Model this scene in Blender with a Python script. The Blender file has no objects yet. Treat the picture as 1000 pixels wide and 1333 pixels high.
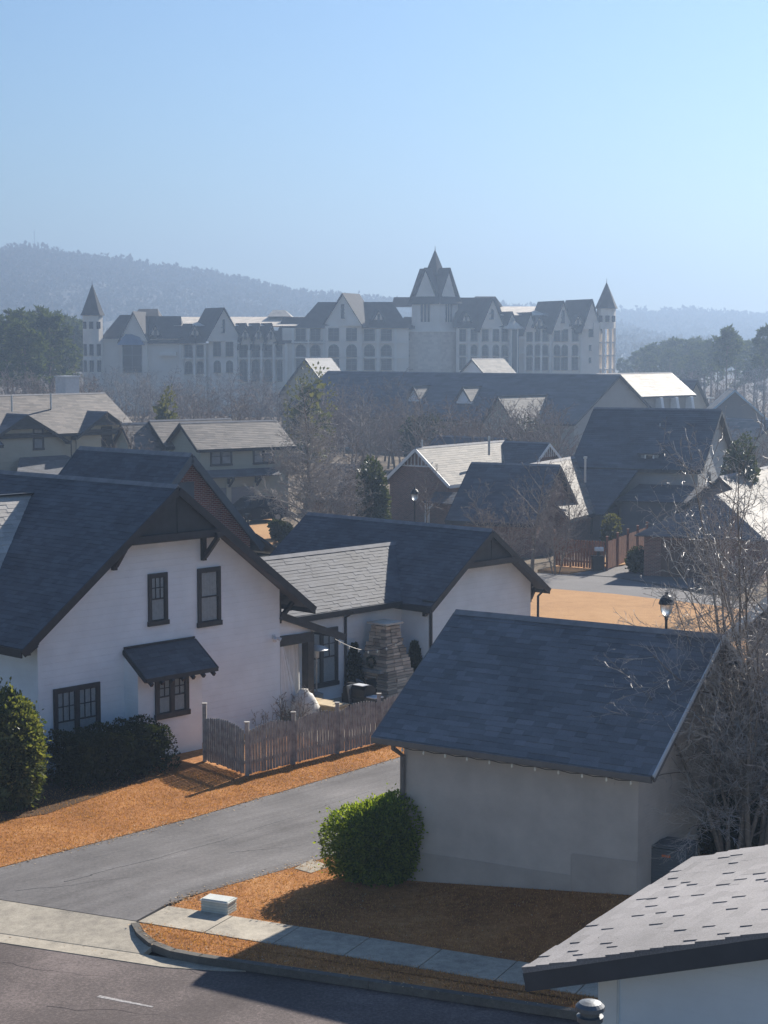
import bpy, bmesh, math, random
from mathutils import Vector, Matrix
R_ = math.radians
scene = bpy.context.scene
col = scene.collection

# ------------------------------------------------------------------ camera
FPX, CAMH = 2300.0, 11.5
PITCH = math.atan((666.5 - 453) / FPX)
cp, sp = math.cos(PITCH), math.sin(PITCH)
cam = bpy.data.cameras.new("camera")
co = bpy.data.objects.new("camera", cam); col.objects.link(co)
co.location = (0, 0, CAMH); co.rotation_euler = (math.pi / 2 - PITCH, 0, 0)
cam.sensor_fit = 'VERTICAL'; cam.sensor_height = 36; cam.lens = 36 * FPX / 1333
cam.clip_start = 0.3; cam.clip_end = 6000
scene.camera = co

# surveying helpers: a sight line of the photograph met with a known depth, height or wall plane
def ray(x, y):
    a = (x - 500) / FPX; b = (666.5 - y) / FPX
    return (a, cp + b * sp, -sp + b * cp)
def atd(x, y, d):
    r = ray(x, y); k = d / r[1]; return Vector((r[0] * k, d, CAMH + r[2] * k))
def atz(x, y, z=0.0):
    r = ray(x, y); k = (z - CAMH) / r[2]; return Vector((r[0] * k, r[1] * k, z))
class Fr:
    "local frame of a house: v runs away to the right, u comes towards the viewer on the right"
    def __init__(s, o, ang):
        a = R_(ang); s.o = Vector((o[0], o[1], 0)); s.ang = ang
        s.v = Vector((math.sin(a), math.cos(a), 0)); s.u = Vector((math.cos(a), -math.sin(a), 0))
    def loc(s, p): q = Vector(p) - s.o; return Vector((q.dot(s.u), q.dot(s.v), p[2]))
    def w(s, u, v, z=0.0): q = s.o + s.u * u + s.v * v; return Vector((q.x, q.y, z))
    def pu(s, x, y, u0=0.0):
        r = Vector(ray(x, y)); k = (s.o.dot(s.u) + u0) / r.dot(s.u)
        return s.loc(Vector((0, 0, CAMH)) + r * k)
    def pv(s, x, y, v0=0.0):
        r = Vector(ray(x, y)); k = (s.o.dot(s.v) + v0) / r.dot(s.v)
        return s.loc(Vector((0, 0, CAMH)) + r * k)
    def pz(s, x, y, z): return s.loc(atz(x, y, z))

# ------------------------------------------------------------------ objects
def tag(o, label=None, cat=None, group=None, kind=None):
    if label: o['label'] = label
    if cat: o['category'] = cat
    if group: o['group'] = group
    if kind: o['kind'] = kind
    return o
def thing(name, loc, rz=0.0, label=None, cat=None, group=None):
    o = bpy.data.objects.new(name, None); col.objects.link(o)
    o.empty_display_size = 0.3; o.location = loc; o.rotation_euler = (0, 0, rz)
    return tag(o, label, cat, group)
def house(name, fr, label, cat='house', group=None):
    return thing(name, (fr.o.x, fr.o.y, 0), -R_(fr.ang), label, cat, group)
def copy_tree(o, parent=None):
    c = o.copy(); col.objects.link(c)
    if parent: c.parent = parent
    for ch in list(o.children): copy_tree(ch, c)
    return c

class MB:
    def __init__(s): s.v = []; s.f = []
    def add(s, vs, fs):
        b = len(s.v); s.v.extend([tuple(q) for q in vs]); s.f.extend([tuple(b + i for i in f) for f in fs])
    def poly(s, pts): s.add(pts, [tuple(range(len(pts)))])
    def box(s, c, size, rz=0.0):
        x, y, z = size[0] / 2, size[1] / 2, size[2] / 2; ca, sa = math.cos(rz), math.sin(rz)
        vs = []
        for dz in (-z, z):
            for dx, dy in ((-x, -y), (x, -y), (x, y), (-x, y)):
                vs.append((c[0] + dx * ca - dy * sa, c[1] + dx * sa + dy * ca, c[2] + dz))
        s.add(vs, [(3, 2, 1, 0), (4, 5, 6, 7), (0, 1, 5, 4), (1, 2, 6, 5), (2, 3, 7, 6), (3, 0, 4, 7)])
    def box2(s, a, b):
        s.box([(a[i] + b[i]) / 2 for i in range(3)], [abs(b[i] - a[i]) for i in range(3)])
    def prism(s, pts, d):
        "polygon swept along the vector d"
        n = len(pts); d = Vector(d); top = [Vector(p) + d for p in pts]
        s.add(list(pts) + top, [tuple(range(n - 1, -1, -1)), tuple(range(n, 2 * n))] + [(i, (i + 1) % n, n + (i + 1) % n, n + i) for i in range(n)])
    def bar(s, p0, p1, w, h, up=(0, 0, 1)):
        p0, p1 = Vector(p0), Vector(p1); d = (p1 - p0)
        if d.length < 1e-6: return
        d.normalize(); up = Vector(up)
        sd = d.cross(up)
        if sd.length < 1e-4: sd = d.cross(Vector((1, 0, 0)))
        sd.normalize(); u2 = sd.cross(d).normalized()
        a = [p0 + sd * (i * w / 2) + u2 * (j * h / 2) for i, j in ((-1, -1), (1, -1), (1, 1), (-1, 1))]
        s.prism(a, p1 - p0)
    def tube(s, pts, r0, r1, n=6, cap=False):
        pts = [Vector(p) for p in pts]; m = len(pts); vs = []; fs = []
        d = (pts[-1] - pts[0]).normalized() if (pts[-1] - pts[0]).length > 1e-6 else Vector((0, 0, 1))
        a = d.cross(Vector((0, 0, 1)))
        if a.length < 1e-3: a = Vector((1, 0, 0))
        a.normalize()
        for i, p in enumerate(pts):
            t = (pts[min(i + 1, m - 1)] - pts[max(i - 1, 0)])
            t = t.normalized() if t.length > 1e-9 else d
            sx = (a - t * a.dot(t))
            sx = sx.normalized() if sx.length > 1e-4 else t.orthogonal().normalized()
            sy = t.cross(sx); r = r0 + (r1 - r0) * (i / (m - 1))
            for k in range(n):
                q = 2 * math.pi * k / n
                vs.append(p + sx * (math.cos(q) * r) + sy * (math.sin(q) * r))
        for i in range(m - 1):
            for k in range(n):
                fs.append((i * n + k, i * n + (k + 1) % n, (i + 1) * n + (k + 1) % n, (i + 1) * n + k))
        if cap: fs += [tuple(range(n - 1, -1, -1)), tuple(range((m - 1) * n, m * n))]
        s.add(vs, fs)
    def lathe(s, c, prof, n=16):
        vs = []; fs = []; m = len(prof)
        for r, z in prof:
            for k in range(n):
                q = 2 * math.pi * k / n; vs.append((c[0] + r * math.cos(q), c[1] + r * math.sin(q), c[2] + z))
        for i in range(m - 1):
            for k in range(n): fs.append((i * n + k, i * n + (k + 1) % n, (i + 1) * n + (k + 1) % n, (i + 1) * n + k))
        fs += [tuple(range(n - 1, -1, -1)), tuple(range((m - 1) * n, m * n))]
        s.add(vs, fs)
    def mesh(s, name, mat, smooth=False, uv=True):
        me = bpy.data.meshes.new(name); me.from_pydata(s.v, [], s.f); me.update()
        if mat: me.materials.append(mat)
        if uv:
            l = me.uv_layers.new(name="UVMap"); data = [0.0] * (2 * len(me.loops)); vv = me.vertices
            for p in me.polygons:
                n = p.normal
                if n.z < -0.3: n = -n
                if abs(n.z) > 0.985: t, b = Vector((1, 0, 0)), Vector((0, 1, 0))
                else: t = Vector((-n.y, n.x, 0)).normalized(); b = n.cross(t)
                for li in p.loop_indices:
                    q = vv[me.loops[li].vertex_index].co
                    data[2 * li] = q.dot(t); data[2 * li + 1] = q.dot(b)
            l.data.foreach_set("uv", data)
        if smooth: me.shade_smooth()
        return me
    def build(s, name, mat, parent=None, smooth=False, uv=True):
        o = bpy.data.objects.new(name, s.mesh(name, mat, smooth, uv)); col.objects.link(o)
        if parent: o.parent = parent
        return o

# ------------------------------------------------------------------ materials
def nodes(m):
    m.use_nodes = True; nt = m.node_tree; b = nt.nodes.get('Principled BSDF'); return nt, b
def N(nt, t, **k):
    n = nt.nodes.new(t)
    for a, b in k.items():
        if a in n.inputs: n.inputs[a].default_value = b
        else: setattr(n, a, b)
    return n
def c4(c): return (c[0], c[1], c[2], 1)
def mat(name, c, rough=0.7, var=0.15, scale=3.0, bump=0.0, bscale=None, metal=0.0, spec=None, c2=None, detail=6.0):
    "noise-varied base colour with an optional bump, in the coordinates of the object"
    m = bpy.data.materials.new(name); nt, b = nodes(m); L = nt.links
    tc = N(nt, 'ShaderNodeTexCoord'); no = N(nt, 'ShaderNodeTexNoise', Scale=scale, Detail=detail, Roughness=0.6)
    L.new(tc.outputs['Object'], no.inputs['Vector'])
    r = N(nt, 'ShaderNodeValToRGB'); e = r.color_ramp.elements
    e[0].position = 0.3; e[1].position = 0.7
    e[0].color = c4([q * (1 - var) for q in c]); e[1].color = c4(c2 if c2 else [min(1, q * (1 + var)) for q in c])
    L.new(no.outputs['Fac'], r.inputs['Fac']); L.new(r.outputs['Color'], b.inputs['Base Color'])
    b.inputs['Roughness'].default_value = rough; b.inputs['Metallic'].default_value = metal
    if spec is not None: b.inputs['Specular IOR Level'].default_value = spec
    if bump:
        n2 = N(nt, 'ShaderNodeTexNoise', Scale=bscale or scale * 8, Detail=4.0)
        L.new(tc.outputs['Object'], n2.inputs['Vector'])
        bp = N(nt, 'ShaderNodeBump', Strength=bump, Distance=0.02)
        L.new(n2.outputs['Fac'], bp.inputs['Height']); L.new(bp.outputs['Normal'], b.inputs['Normal'])
    return m
def mat_siding(name, c, board=0.15, rough=0.6, var=0.06, depth=0.012, grime=None):
    m = mat(name, c, rough, var, 1.2); nt = m.node_tree; b = nt.nodes['Principled BSDF']; L = nt.links
    uv = N(nt, 'ShaderNodeUVMap'); sx = N(nt, 'ShaderNodeSeparateXYZ'); L.new(uv.outputs['UV'], sx.inputs[0])
    dv = N(nt, 'ShaderNodeMath', operation='DIVIDE'); L.new(sx.outputs['Y'], dv.inputs[0]); dv.inputs[1].default_value = board
    fr = N(nt, 'ShaderNodeMath', operation='FRACT'); L.new(dv.outputs[0], fr.inputs[0])
    inv = N(nt, 'ShaderNodeMath', operation='SUBTRACT'); inv.inputs[0].default_value = 1.0; L.new(fr.outputs[0], inv.inputs[1])
    no = N(nt, 'ShaderNodeTexNoise', Scale=22.0, Detail=3.0); L.new(uv.outputs['UV'], no.inputs['Vector'])
    ml = N(nt, 'ShaderNodeMath', operation='MULTIPLY_ADD'); L.new(no.outputs['Fac'], ml.inputs[0]); ml.inputs[1].default_value = 0.25; L.new(inv.outputs[0], ml.inputs[2])
    bp = N(nt, 'ShaderNodeBump', Strength=0.7, Distance=depth); L.new(ml.outputs[0], bp.inputs['Height']); L.new(bp.outputs['Normal'], b.inputs['Normal'])
    return m
def mat_brick(name, c1, c2, mortar, w=0.21, h=0.07, rough=0.8):
    m = bpy.data.materials.new(name); nt, b = nodes(m); L = nt.links
    uv = N(nt, 'ShaderNodeUVMap'); br = N(nt, 'ShaderNodeTexBrick')
    br.inputs['Scale'].default_value = 1.0; br.inputs['Brick Width'].default_value = w; br.inputs['Row Height'].default_value = h
    br.inputs['Mortar Size'].default_value = 0.008; br.inputs['Mortar Smooth'].default_value = 0.2
    br.inputs['Color1'].default_value = c4(c1); br.inputs['Color2'].default_value = c4(c2); br.inputs['Mortar'].default_value = c4(mortar)
    L.new(uv.outputs['UV'], br.inputs['Vector']); L.new(br.outputs['Color'], b.inputs['Base Color'])
    bp = N(nt, 'ShaderNodeBump', Strength=0.6, Distance=0.01, invert=True); L.new(br.outputs['Fac'], bp.inputs['Height']); L.new(bp.outputs['Normal'], b.inputs['Normal'])
    b.inputs['Roughness'].default_value = rough
    return m
def mat_shingle(name, c, var=0.35, rough=0.75, warm=0.0):
    "granule-covered shingles; every tab is an island of its own and takes its own tone"
    m = bpy.data.materials.new(name); nt, b = nodes(m); L = nt.links
    ge = N(nt, 'ShaderNodeNewGeometry'); tc = N(nt, 'ShaderNodeTexCoord')
    r = N(nt, 'ShaderNodeValToRGB'); e = r.color_ramp.elements
    e[0].color = c4([q * (1 - var) for q in c]); e[1].color = c4([q * (1 + var) + warm * 0.01 * (1 - i) for i, q in enumerate(c)])
    L.new(ge.outputs['Random Per Island'], r.inputs['Fac'])
    no = N(nt, 'ShaderNodeTexNoise', Scale=0.7, Detail=5.0); L.new(tc.outputs['Object'], no.inputs['Vector'])
    n2 = N(nt, 'ShaderNodeTexNoise', Scale=70.0, Detail=2.0); L.new(tc.outputs['Object'], n2.inputs['Vector'])
    ad = N(nt, 'ShaderNodeMath', operation='ADD'); L.new(no.outputs['Fac'], ad.inputs[0]); L.new(n2.outputs['Fac'], ad.inputs[1])
    mx = N(nt, 'ShaderNodeVectorMath', operation='SCALE'); L.new(r.outputs['Color'], mx.inputs[0]); L.new(ad.outputs[0], mx.inputs['Scale'])
    L.new(mx.outputs[0], b.inputs['Base Color']); b.inputs['Roughness'].default_value = rough
    bp = N(nt, 'ShaderNodeBump', Strength=0.5, Distance=0.004); L.new(n2.outputs['Fac'], bp.inputs['Height']); L.new(bp.outputs['Normal'], b.inputs['Normal'])
    return m
def mat_leaf(name, c, c2, rough=0.4, trans=0.35, spec=0.04):
    m = bpy.data.materials.new(name); nt, b = nodes(m); L = nt.links
    ge = N(nt, 'ShaderNodeNewGeometry'); r = N(nt, 'ShaderNodeValToRGB'); e = r.color_ramp.elements
    e[0].color = c4(c); e[1].color = c4(c2); L.new(ge.outputs['Random Per Island'], r.inputs['Fac'])
    L.new(r.outputs['Color'], b.inputs['Base Color']); b.inputs['Roughness'].default_value = rough; b.inputs['Specular IOR Level'].default_value = spec
    tr = N(nt, 'ShaderNodeBsdfTranslucent'); g = N(nt, 'ShaderNodeVectorMath', operation='MULTIPLY'); g.inputs[1].default_value = (1.6, 1.5, 0.5)
    L.new(r.outputs['Color'], g.inputs[0]); L.new(g.outputs[0], tr.inputs['Color'])
    mx = N(nt, 'ShaderNodeMixShader'); mx.inputs[0].default_value = trans
    L.new(b.outputs[0], mx.inputs[1]); L.new(tr.outputs[0], mx.inputs[2]); L.new(mx.outputs[0], nt.nodes['Material Output'].inputs['Surface'])
    return m
def mat_glass(name, c=(0.02, 0.025, 0.03), rough=0.06):
    m = mat(name, c, rough, 0.3, 2.0); b = m.node_tree.nodes['Principled BSDF']; b.inputs['Specular IOR Level'].default_value = 0.7
    return m
def mat_clear(name):
    m = bpy.data.materials.new(name); nt, b = nodes(m); L = nt.links
    b.inputs['Base Color'].default_value = (0.02, 0.022, 0.025, 1); b.inputs['Roughness'].default_value = 0.05
    t = N(nt, 'ShaderNodeBsdfTransparent'); t.inputs['Color'].default_value = (0.90, 0.93, 0.95, 1)
    mx = N(nt, 'ShaderNodeMixShader'); mx.inputs[0].default_value = 0.16
    L.new(t.outputs[0], mx.inputs[1]); L.new(b.outputs[0], mx.inputs[2]); L.new(mx.outputs[0], nt.nodes['Material Output'].inputs['Surface'])
    return m
def mat_ground(name, cols, scales=(0.25, 6.0, 60.0), rough=0.95, bump=0.6, dist=0.02):
    "three-scale mottled ground: broad patches, tufts and grain"
    m = bpy.data.materials.new(name); nt, b = nodes(m); L = nt.links
    tc = N(nt, 'ShaderNodeTexCoord'); ns = []
    for s_ in scales:
        n = N(nt, 'ShaderNodeTexNoise', Scale=s_, Detail=5.0, Roughness=0.65); L.new(tc.outputs['Object'], n.inputs['Vector']); ns.append(n)
    a = N(nt, 'ShaderNodeMath', operation='MULTIPLY_ADD'); L.new(ns[0].outputs['Fac'], a.inputs[0]); a.inputs[1].default_value = 0.4
    t = N(nt, 'ShaderNodeMath', operation='MULTIPLY'); L.new(ns[1].outputs['Fac'], t.inputs[0]); t.inputs[1].default_value = 0.3; L.new(t.outputs[0], a.inputs[2])
    a2 = N(nt, 'ShaderNodeMath', operation='MULTIPLY_ADD'); L.new(ns[2].outputs['Fac'], a2.inputs[0]); a2.inputs[1].default_value = 0.3; L.new(a.outputs[0], a2.inputs[2])
    r = N(nt, 'ShaderNodeValToRGB'); e = r.color_ramp.elements
    while len(e) < len(cols): e.new(0.5)
    for i, c in enumerate(cols): e[i].position = 0.36 + 0.28 * i / (len(cols) - 1); e[i].color = c4(c)
    L.new(a2.outputs[0], r.inputs['Fac']); L.new(r.outputs['Color'], b.inputs['Base Color'])
    bp = N(nt, 'ShaderNodeBump', Strength=bump, Distance=dist); L.new(ns[2].outputs['Fac'], bp.inputs['Height']); L.new(bp.outputs['Normal'], b.inputs['Normal'])
    b.inputs['Roughness'].default_value = rough; b.inputs['Specular IOR Level'].default_value = 0.2
    return m

M = {}
M['white'] = mat_siding('white_lap_siding', (0.80, 0.845, 0.885), 0.19, 0.55, 0.07, 0.014)
M['white_trim'] = mat('white_painted_wood', (0.82, 0.82, 0.80), 0.5, 0.06, 4)
M['trim'] = mat('dark_bronze_trim', (0.028, 0.031, 0.035), 0.5, 0.3, 5)
M['clad'] = mat('dark_board_cladding', (0.034, 0.041, 0.044), 0.6, 0.25, 3)
M['roof'] = mat_shingle('charcoal_shingles', (0.098, 0.102, 0.115), 0.18)
M['garage_roof'] = mat_shingle('grey_shingles', (0.155, 0.158, 0.17), 0.2)
M['roof_sunlit'] = mat_shingle('sunlit_shingles', (0.46, 0.435, 0.405), 0.16, 0.8)  # lit copy of the dark shingles: sunlight is painted into the tone
M['roof_far'] = mat_shingle('brown_grey_shingles', (0.16, 0.14, 0.125), 0.35, 0.6, 1)
M['tan'] = mat_siding('taupe_painted_brick', (0.50, 0.435, 0.38), 0.075, 0.8, 0.13, 0.009)
M['tan_dark'] = mat_siding('taupe_foundation', (0.42, 0.365, 0.32), 0.2, 0.85, 0.12, 0.004)
M['cream'] = mat_siding('cream_siding', (0.42, 0.39, 0.31), 0.2, 0.7)
M['sage'] = mat_siding('sage_siding', (0.36, 0.36, 0.29), 0.2, 0.7)
M['greywall'] = mat_siding('grey_siding', (0.20, 0.20, 0.205), 0.2, 0.7)
M['brick'] = mat_brick('red_brick', (0.25, 0.085, 0.06), (0.15, 0.05, 0.04), (0.42, 0.38, 0.34))
M['brick2'] = mat_brick('brown_brick', (0.24, 0.12, 0.085), (0.16, 0.085, 0.06), (0.3, 0.26, 0.22))
M['stone'] = mat_brick('stacked_stone', (0.36, 0.24, 0.16), (0.20, 0.14, 0.105), (0.14, 0.11, 0.09), 0.42, 0.15)
M['concrete'] = mat_ground('concrete', [(0.22, 0.20, 0.17), (0.40, 0.355, 0.285), (0.56, 0.50, 0.40)], (0.9, 5, 38), 0.9, 0.4, 0.006)
M['asphalt'] = mat_ground('grey_asphalt', [(0.12, 0.114, 0.114), (0.165, 0.158, 0.157), (0.23, 0.22, 0.215)], (0.35, 14, 90), 0.9, 0.5, 0.006)
M['alley'] = mat_ground('worn_alley_asphalt', [(0.10, 0.094, 0.093), (0.165, 0.157, 0.155), (0.25, 0.235, 0.228)], (0.35, 12, 80), 0.9, 0.5, 0.006)
_nt = M['alley'].node_tree; _b = _nt.nodes['Principled BSDF']; _src = _b.inputs['Base Color'].links[0].from_socket
_tc = N(_nt, 'ShaderNodeTexCoord'); _mp = N(_nt, 'ShaderNodeMapping'); _mp.vector_type = 'TEXTURE'; _mp.inputs['Rotation'].default_value = (0, 0, R_(47)); _mp.inputs['Scale'].default_value = (9, .8, 1)
_no = N(_nt, 'ShaderNodeTexNoise', Scale=1.0, Detail=6.0, Roughness=0.65); _rp = N(_nt, 'ShaderNodeValToRGB'); _rp.color_ramp.elements[0].position = .36; _rp.color_ramp.elements[0].color = (.72, .71, .71, 1); _rp.color_ramp.elements[1].position = .6; _rp.color_ramp.elements[1].color = (1.06, 1.06, 1.06, 1)
_mx = N(_nt, 'ShaderNodeVectorMath', operation='MULTIPLY')
_nt.links.new(_tc.outputs['Object'], _mp.inputs['Vector']); _nt.links.new(_mp.outputs[0], _no.inputs['Vector']); _nt.links.new(_no.outputs['Fac'], _rp.inputs['Fac']); _nt.links.new(_src, _mx.inputs[0]); _nt.links.new(_rp.outputs['Color'], _mx.inputs[1]); _nt.links.new(_mx.outputs[0], _b.inputs['Base Color'])
M['street'] = mat_ground('street_asphalt', [(0.055, 0.044, 0.042), (0.112, 0.092, 0.087), (0.27, 0.22, 0.205)], (0.25, 18, 75), 0.85, 0.6, 0.008)
M['lawn'] = mat_ground('dormant_grass', [(0.13, 0.062, 0.028), (0.40, 0.172, 0.058), (0.64, 0.34, 0.14)], (0.5, 7, 45), 0.95, 0.9, 0.03)
M['lawn_far'] = mat_ground('dormant_lawn', [(0.32, 0.165, 0.07), (0.44, 0.24, 0.10), (0.51, 0.30, 0.135)], (0.12, 1.5, 14), 0.95, 0.7, 0.05)
M['mulch'] = mat_ground('pine_mulch', [(0.045, 0.028, 0.018), (0.10, 0.058, 0.032), (0.17, 0.10, 0.055)], (0.8, 9, 50), 0.95, 1.0, 0.03)
M['ground'] = mat_ground('winter_ground', [(0.09, 0.07, 0.05), (0.14, 0.105, 0.07), (0.20, 0.15, 0.09)], (0.02, 0.3, 3), 0.95, 0.4, 0.1)
M['fence'] = mat('weathered_grey_wood', (0.33, 0.315, 0.295), 0.85, 0.35, 5, 0.5, 60)
M['fence_brown'] = mat('brown_stained_wood', (0.23, 0.095, 0.05), 0.8, 0.3, 4)
M['glass'] = mat_glass('dark_glass')
M['clear'] = mat_clear('window_glass')
M['curtain'] = mat('curtain_cloth', (0.85, 0.84, 0.80), 0.9, 0.12, 8)
M['room'] = mat('dim_room', (0.03, 0.03, 0.032), 0.9, 0.4, 3)
M['black'] = mat('black_metal', (0.015, 0.015, 0.017), 0.45, 0.3, 6, metal=0.3)
M['steel'] = mat('galvanised_steel', (0.50, 0.51, 0.52), 0.35, 0.2, 9, metal=0.7)
M['pale_metal'] = mat('pale_painted_metal', (0.62, 0.64, 0.66), 0.45, 0.1, 5)
M['bark'] = mat('grey_bark', (0.20, 0.165, 0.135), 0.8, 0.35, 6, 0.5, 40)
M['twig'] = mat('winter_twigs', (0.25, 0.205, 0.175), 0.9, 0.25, 3)
M['cap'] = mat('ridge_cap_shingle', (0.24, 0.235, 0.24), 0.8, 0.2, 3)  # sunlit ridge line worked into a paler cap colour
M['twig_red'] = mat('reddish_twigs', (0.22, 0.16, 0.13), 0.9, 0.25, 3)
M['pine_bark'] = mat('pine_bark', (0.13, 0.095, 0.07), 0.9, 0.3, 5)
M['kerb'] = mat_ground('weathered_shaded_kerb', [(0.08, 0.073, 0.066), (0.13, 0.12, 0.105), (0.2, 0.185, 0.16)], (0.8, 6, 50), 0.9, 0.4, 0.006)  # dark from weathering and from shade on the street face, both in the colour
M['needle'] = mat_leaf('pine_needles', (0.035, 0.055, 0.02), (0.085, 0.11, 0.04), 0.6, 0.3)
M['leaf'] = mat_leaf('shrub_leaves', (0.065, 0.115, 0.018), (0.26, 0.33, 0.055), 0.5, 0.55)
M['magnolia'] = mat_leaf('magnolia_leaves', (0.035, 0.058, 0.02), (0.19, 0.21, 0.09), 0.4, 0.35, 0.25)
M['magnolia_far'] = mat_leaf('far_magnolia_leaves', (0.022, 0.038, 0.016), (0.085, 0.10, 0.045), 0.35, 0.2, 0.35)
M['hedge'] = mat_leaf('hedge_leaves', (0.018, 0.032, 0.012), (0.05, 0.06, 0.022), 0.65, 0.25)
M['olive'] = mat_leaf('olive_leaves', (0.07, 0.08, 0.03), (0.13, 0.13, 0.05), 0.5, 0.3)
M['woods'] = mat_leaf('far_woods', (0.035, 0.036, 0.022), (0.11, 0.085, 0.06), 0.9, 0.1)
M['hill'] = mat('hill_soil', (0.07, 0.06, 0.045), 0.95, 0.3, 0.02)
M['bulb'] = mat('bulb_glass', (0.85, 0.8, 0.68), 0.15, 0.05, 4)
M['cover'] = mat('pale_canvas', (0.66, 0.63, 0.58), 0.85, 0.12, 6)
M['grassblade'] = mat_leaf('grass_blades', (0.20, 0.095, 0.035), (0.72, 0.39, 0.165), 0.8, 0.25)
M['car'] = mat('dark_blue_paint', (0.008, 0.010, 0.018), 0.25, 0.1, 2)
M['car'].node_tree.nodes['Principled BSDF'].inputs['Specular IOR Level'].default_value = 0.15
M['car_roof'] = mat('sunlit_car_roof', (0.03, 0.034, 0.045), 0.3, 0.1, 2); M['car_glass'] = mat_glass('tinted_glass', (0.006, 0.007, 0.01), 0.15); M['car_glass'].node_tree.nodes['Principled BSDF'].inputs['Specular IOR Level'].default_value = 0.2  # car roof painted lighter than the body to read as sunlit
M['curtained'] = mat_glass('curtained_glass', (0.22, 0.24, 0.26), 0.15)
M['tyre'] = mat('rubber', (0.015, 0.015, 0.015), 0.9, 0.2, 6)
M['lens'] = mat('red_lens', (0.35, 0.02, 0.02), 0.2, 0.1, 2)
M['orange'] = mat('orange_sticker', (0.60, 0.16, 0.05), 0.6, 0.1, 2)
M['acgrey'] = mat('grey_enamel', (0.10, 0.115, 0.13), 0.5, 0.1, 4)
M['hotel'] = mat('hotel_stucco', (0.80, 0.73, 0.64), 0.85, 0.10, 0.2)
M['hotel_stone'] = mat_brick('hotel_stone', (0.66, 0.58, 0.49), (0.54, 0.47, 0.40), (0.6, 0.53, 0.46), 0.9, 0.45)
M['hotel_trim'] = mat('hotel_trim', (0.82, 0.77, 0.69), 0.8, 0.08, 0.5)
M['slate'] = mat('hotel_slate', (0.032, 0.030, 0.032), 0.9, 0.35, 0.9, 0.4, 4)
M['hotel_win'] = mat_glass('hotel_glass', (0.012, 0.014, 0.018), 0.4)
M['blue_awning'] = mat('blue_canvas', (0.10, 0.17, 0.28), 0.6, 0.1, 1)
M['hall_roof'] = mat_shingle('hall_roof_tiles', (0.10, 0.09, 0.085), 0.3, 0.5)
M['sunlit_roof'] = mat_shingle('sunlit_roof_tiles', (0.19, 0.175, 0.155), 0.3, 0.75, 1)  # for roof slopes that catch the sun; the sunlight is in the colour
# ------------------------------------------------------------------ roofs and houses
rng = random.Random(7)
def slope(mb, poly, ex=0.15, tabs=(0.18, 0.42), h=0.012, thick=0.07, jit=0.0034):
    if ex > .18: jit = min(jit, .0015)
    "one roof slope: a slab and, on it, courses of single shingle tabs; poly[0]->poly[1] lies along the eave"
    P = [Vector(p) for p in poly]; o = P[0]; e = (P[1] - P[0]).normalized()
    n = Vector((0, 0, 0))
    for i in range(1, len(P) - 1): n += (P[i] - o).cross(P[i + 1] - o)
    n.normalize()
    if n.z < 0: n = -n
    up = n.cross(e)
    Q = [((p - o).dot(e), (p - o).dot(up)) for p in P]
    if sum(q[1] for q in Q) < 0: up = -up; Q = [(a, -b) for a, b in Q]
    mb.prism([p - n * 0.004 for p in P], -n * thick)
    smax = max(q[1] for q in Q); smin = min(q[1] for q in Q)
    def span(s):
        xs = []
        for i in range(len(Q)):
            (x0, y0), (x1, y1) = Q[i], Q[(i + 1) % len(Q)]
            if abs(y1 - y0) < 1e-9:
                if abs(s - y0) < 1e-6: xs += [x0, x1]
                continue
            t = (s - y0) / (y1 - y0)
            if -1e-9 <= t <= 1 + 1e-9: xs.append(x0 + (x1 - x0) * t)
        return (min(xs), max(xs)) if xs else None
    s = smin
    W = lambda x, y, k: o + e * x + up * y + n * k
    while s < smax - 0.02:
        s1 = min(s + ex * 1.03, smax - 1e-4); a = span(s + 1e-5); b = span(s1)
        if a and b:
            lo, hi = max(a[0], b[0]), min(a[1], b[1]); cuts = []
            x = lo + rng.uniform(0.3, 1) * tabs[1]
            while x < hi - 0.08:
                cuts.append(x); x += rng.uniform(*tabs)
            L = [(a[0], b[0])] + [(c, c) for c in cuts]; Rr = [(c, c) for c in cuts] + [(a[1], b[1])]
            for (l0, l1), (r0, r1) in zip(L, Rr):
                x_ = jit * 1.5 * (rng.random() < 0.5) + rng.uniform(0, .25) * jit; d = rng.uniform(-0.010, 0.004) if jit else 0; k = h * .75 + x_
                mb.add([W(l0, s + d, k), W(r0, s + d, k), W(r1, s1, 0.002 + x_ * .8), W(l1, s1, 0.002 + x_ * .8), W(l0, s + d, -0.003), W(r0, s + d, -0.003), W(r1, s1, -0.003), W(l1, s1, -0.003)],
                       [(0, 1, 2, 3), (4, 5, 1, 0), (4, 0, 3, 7), (5, 6, 2, 1)])
        s += ex

class Ax:
    "axis adaptor: 'u' keeps (a,b)=(u,v); 'v' builds a block whose ridge runs along v: (a,b)=(v,u)"
    def __init__(s, ax): s.ax = ax
    def __call__(s, a, b, z): return Vector((a, b, z)) if s.ax == 'u' else Vector((b, a, z))

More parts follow.
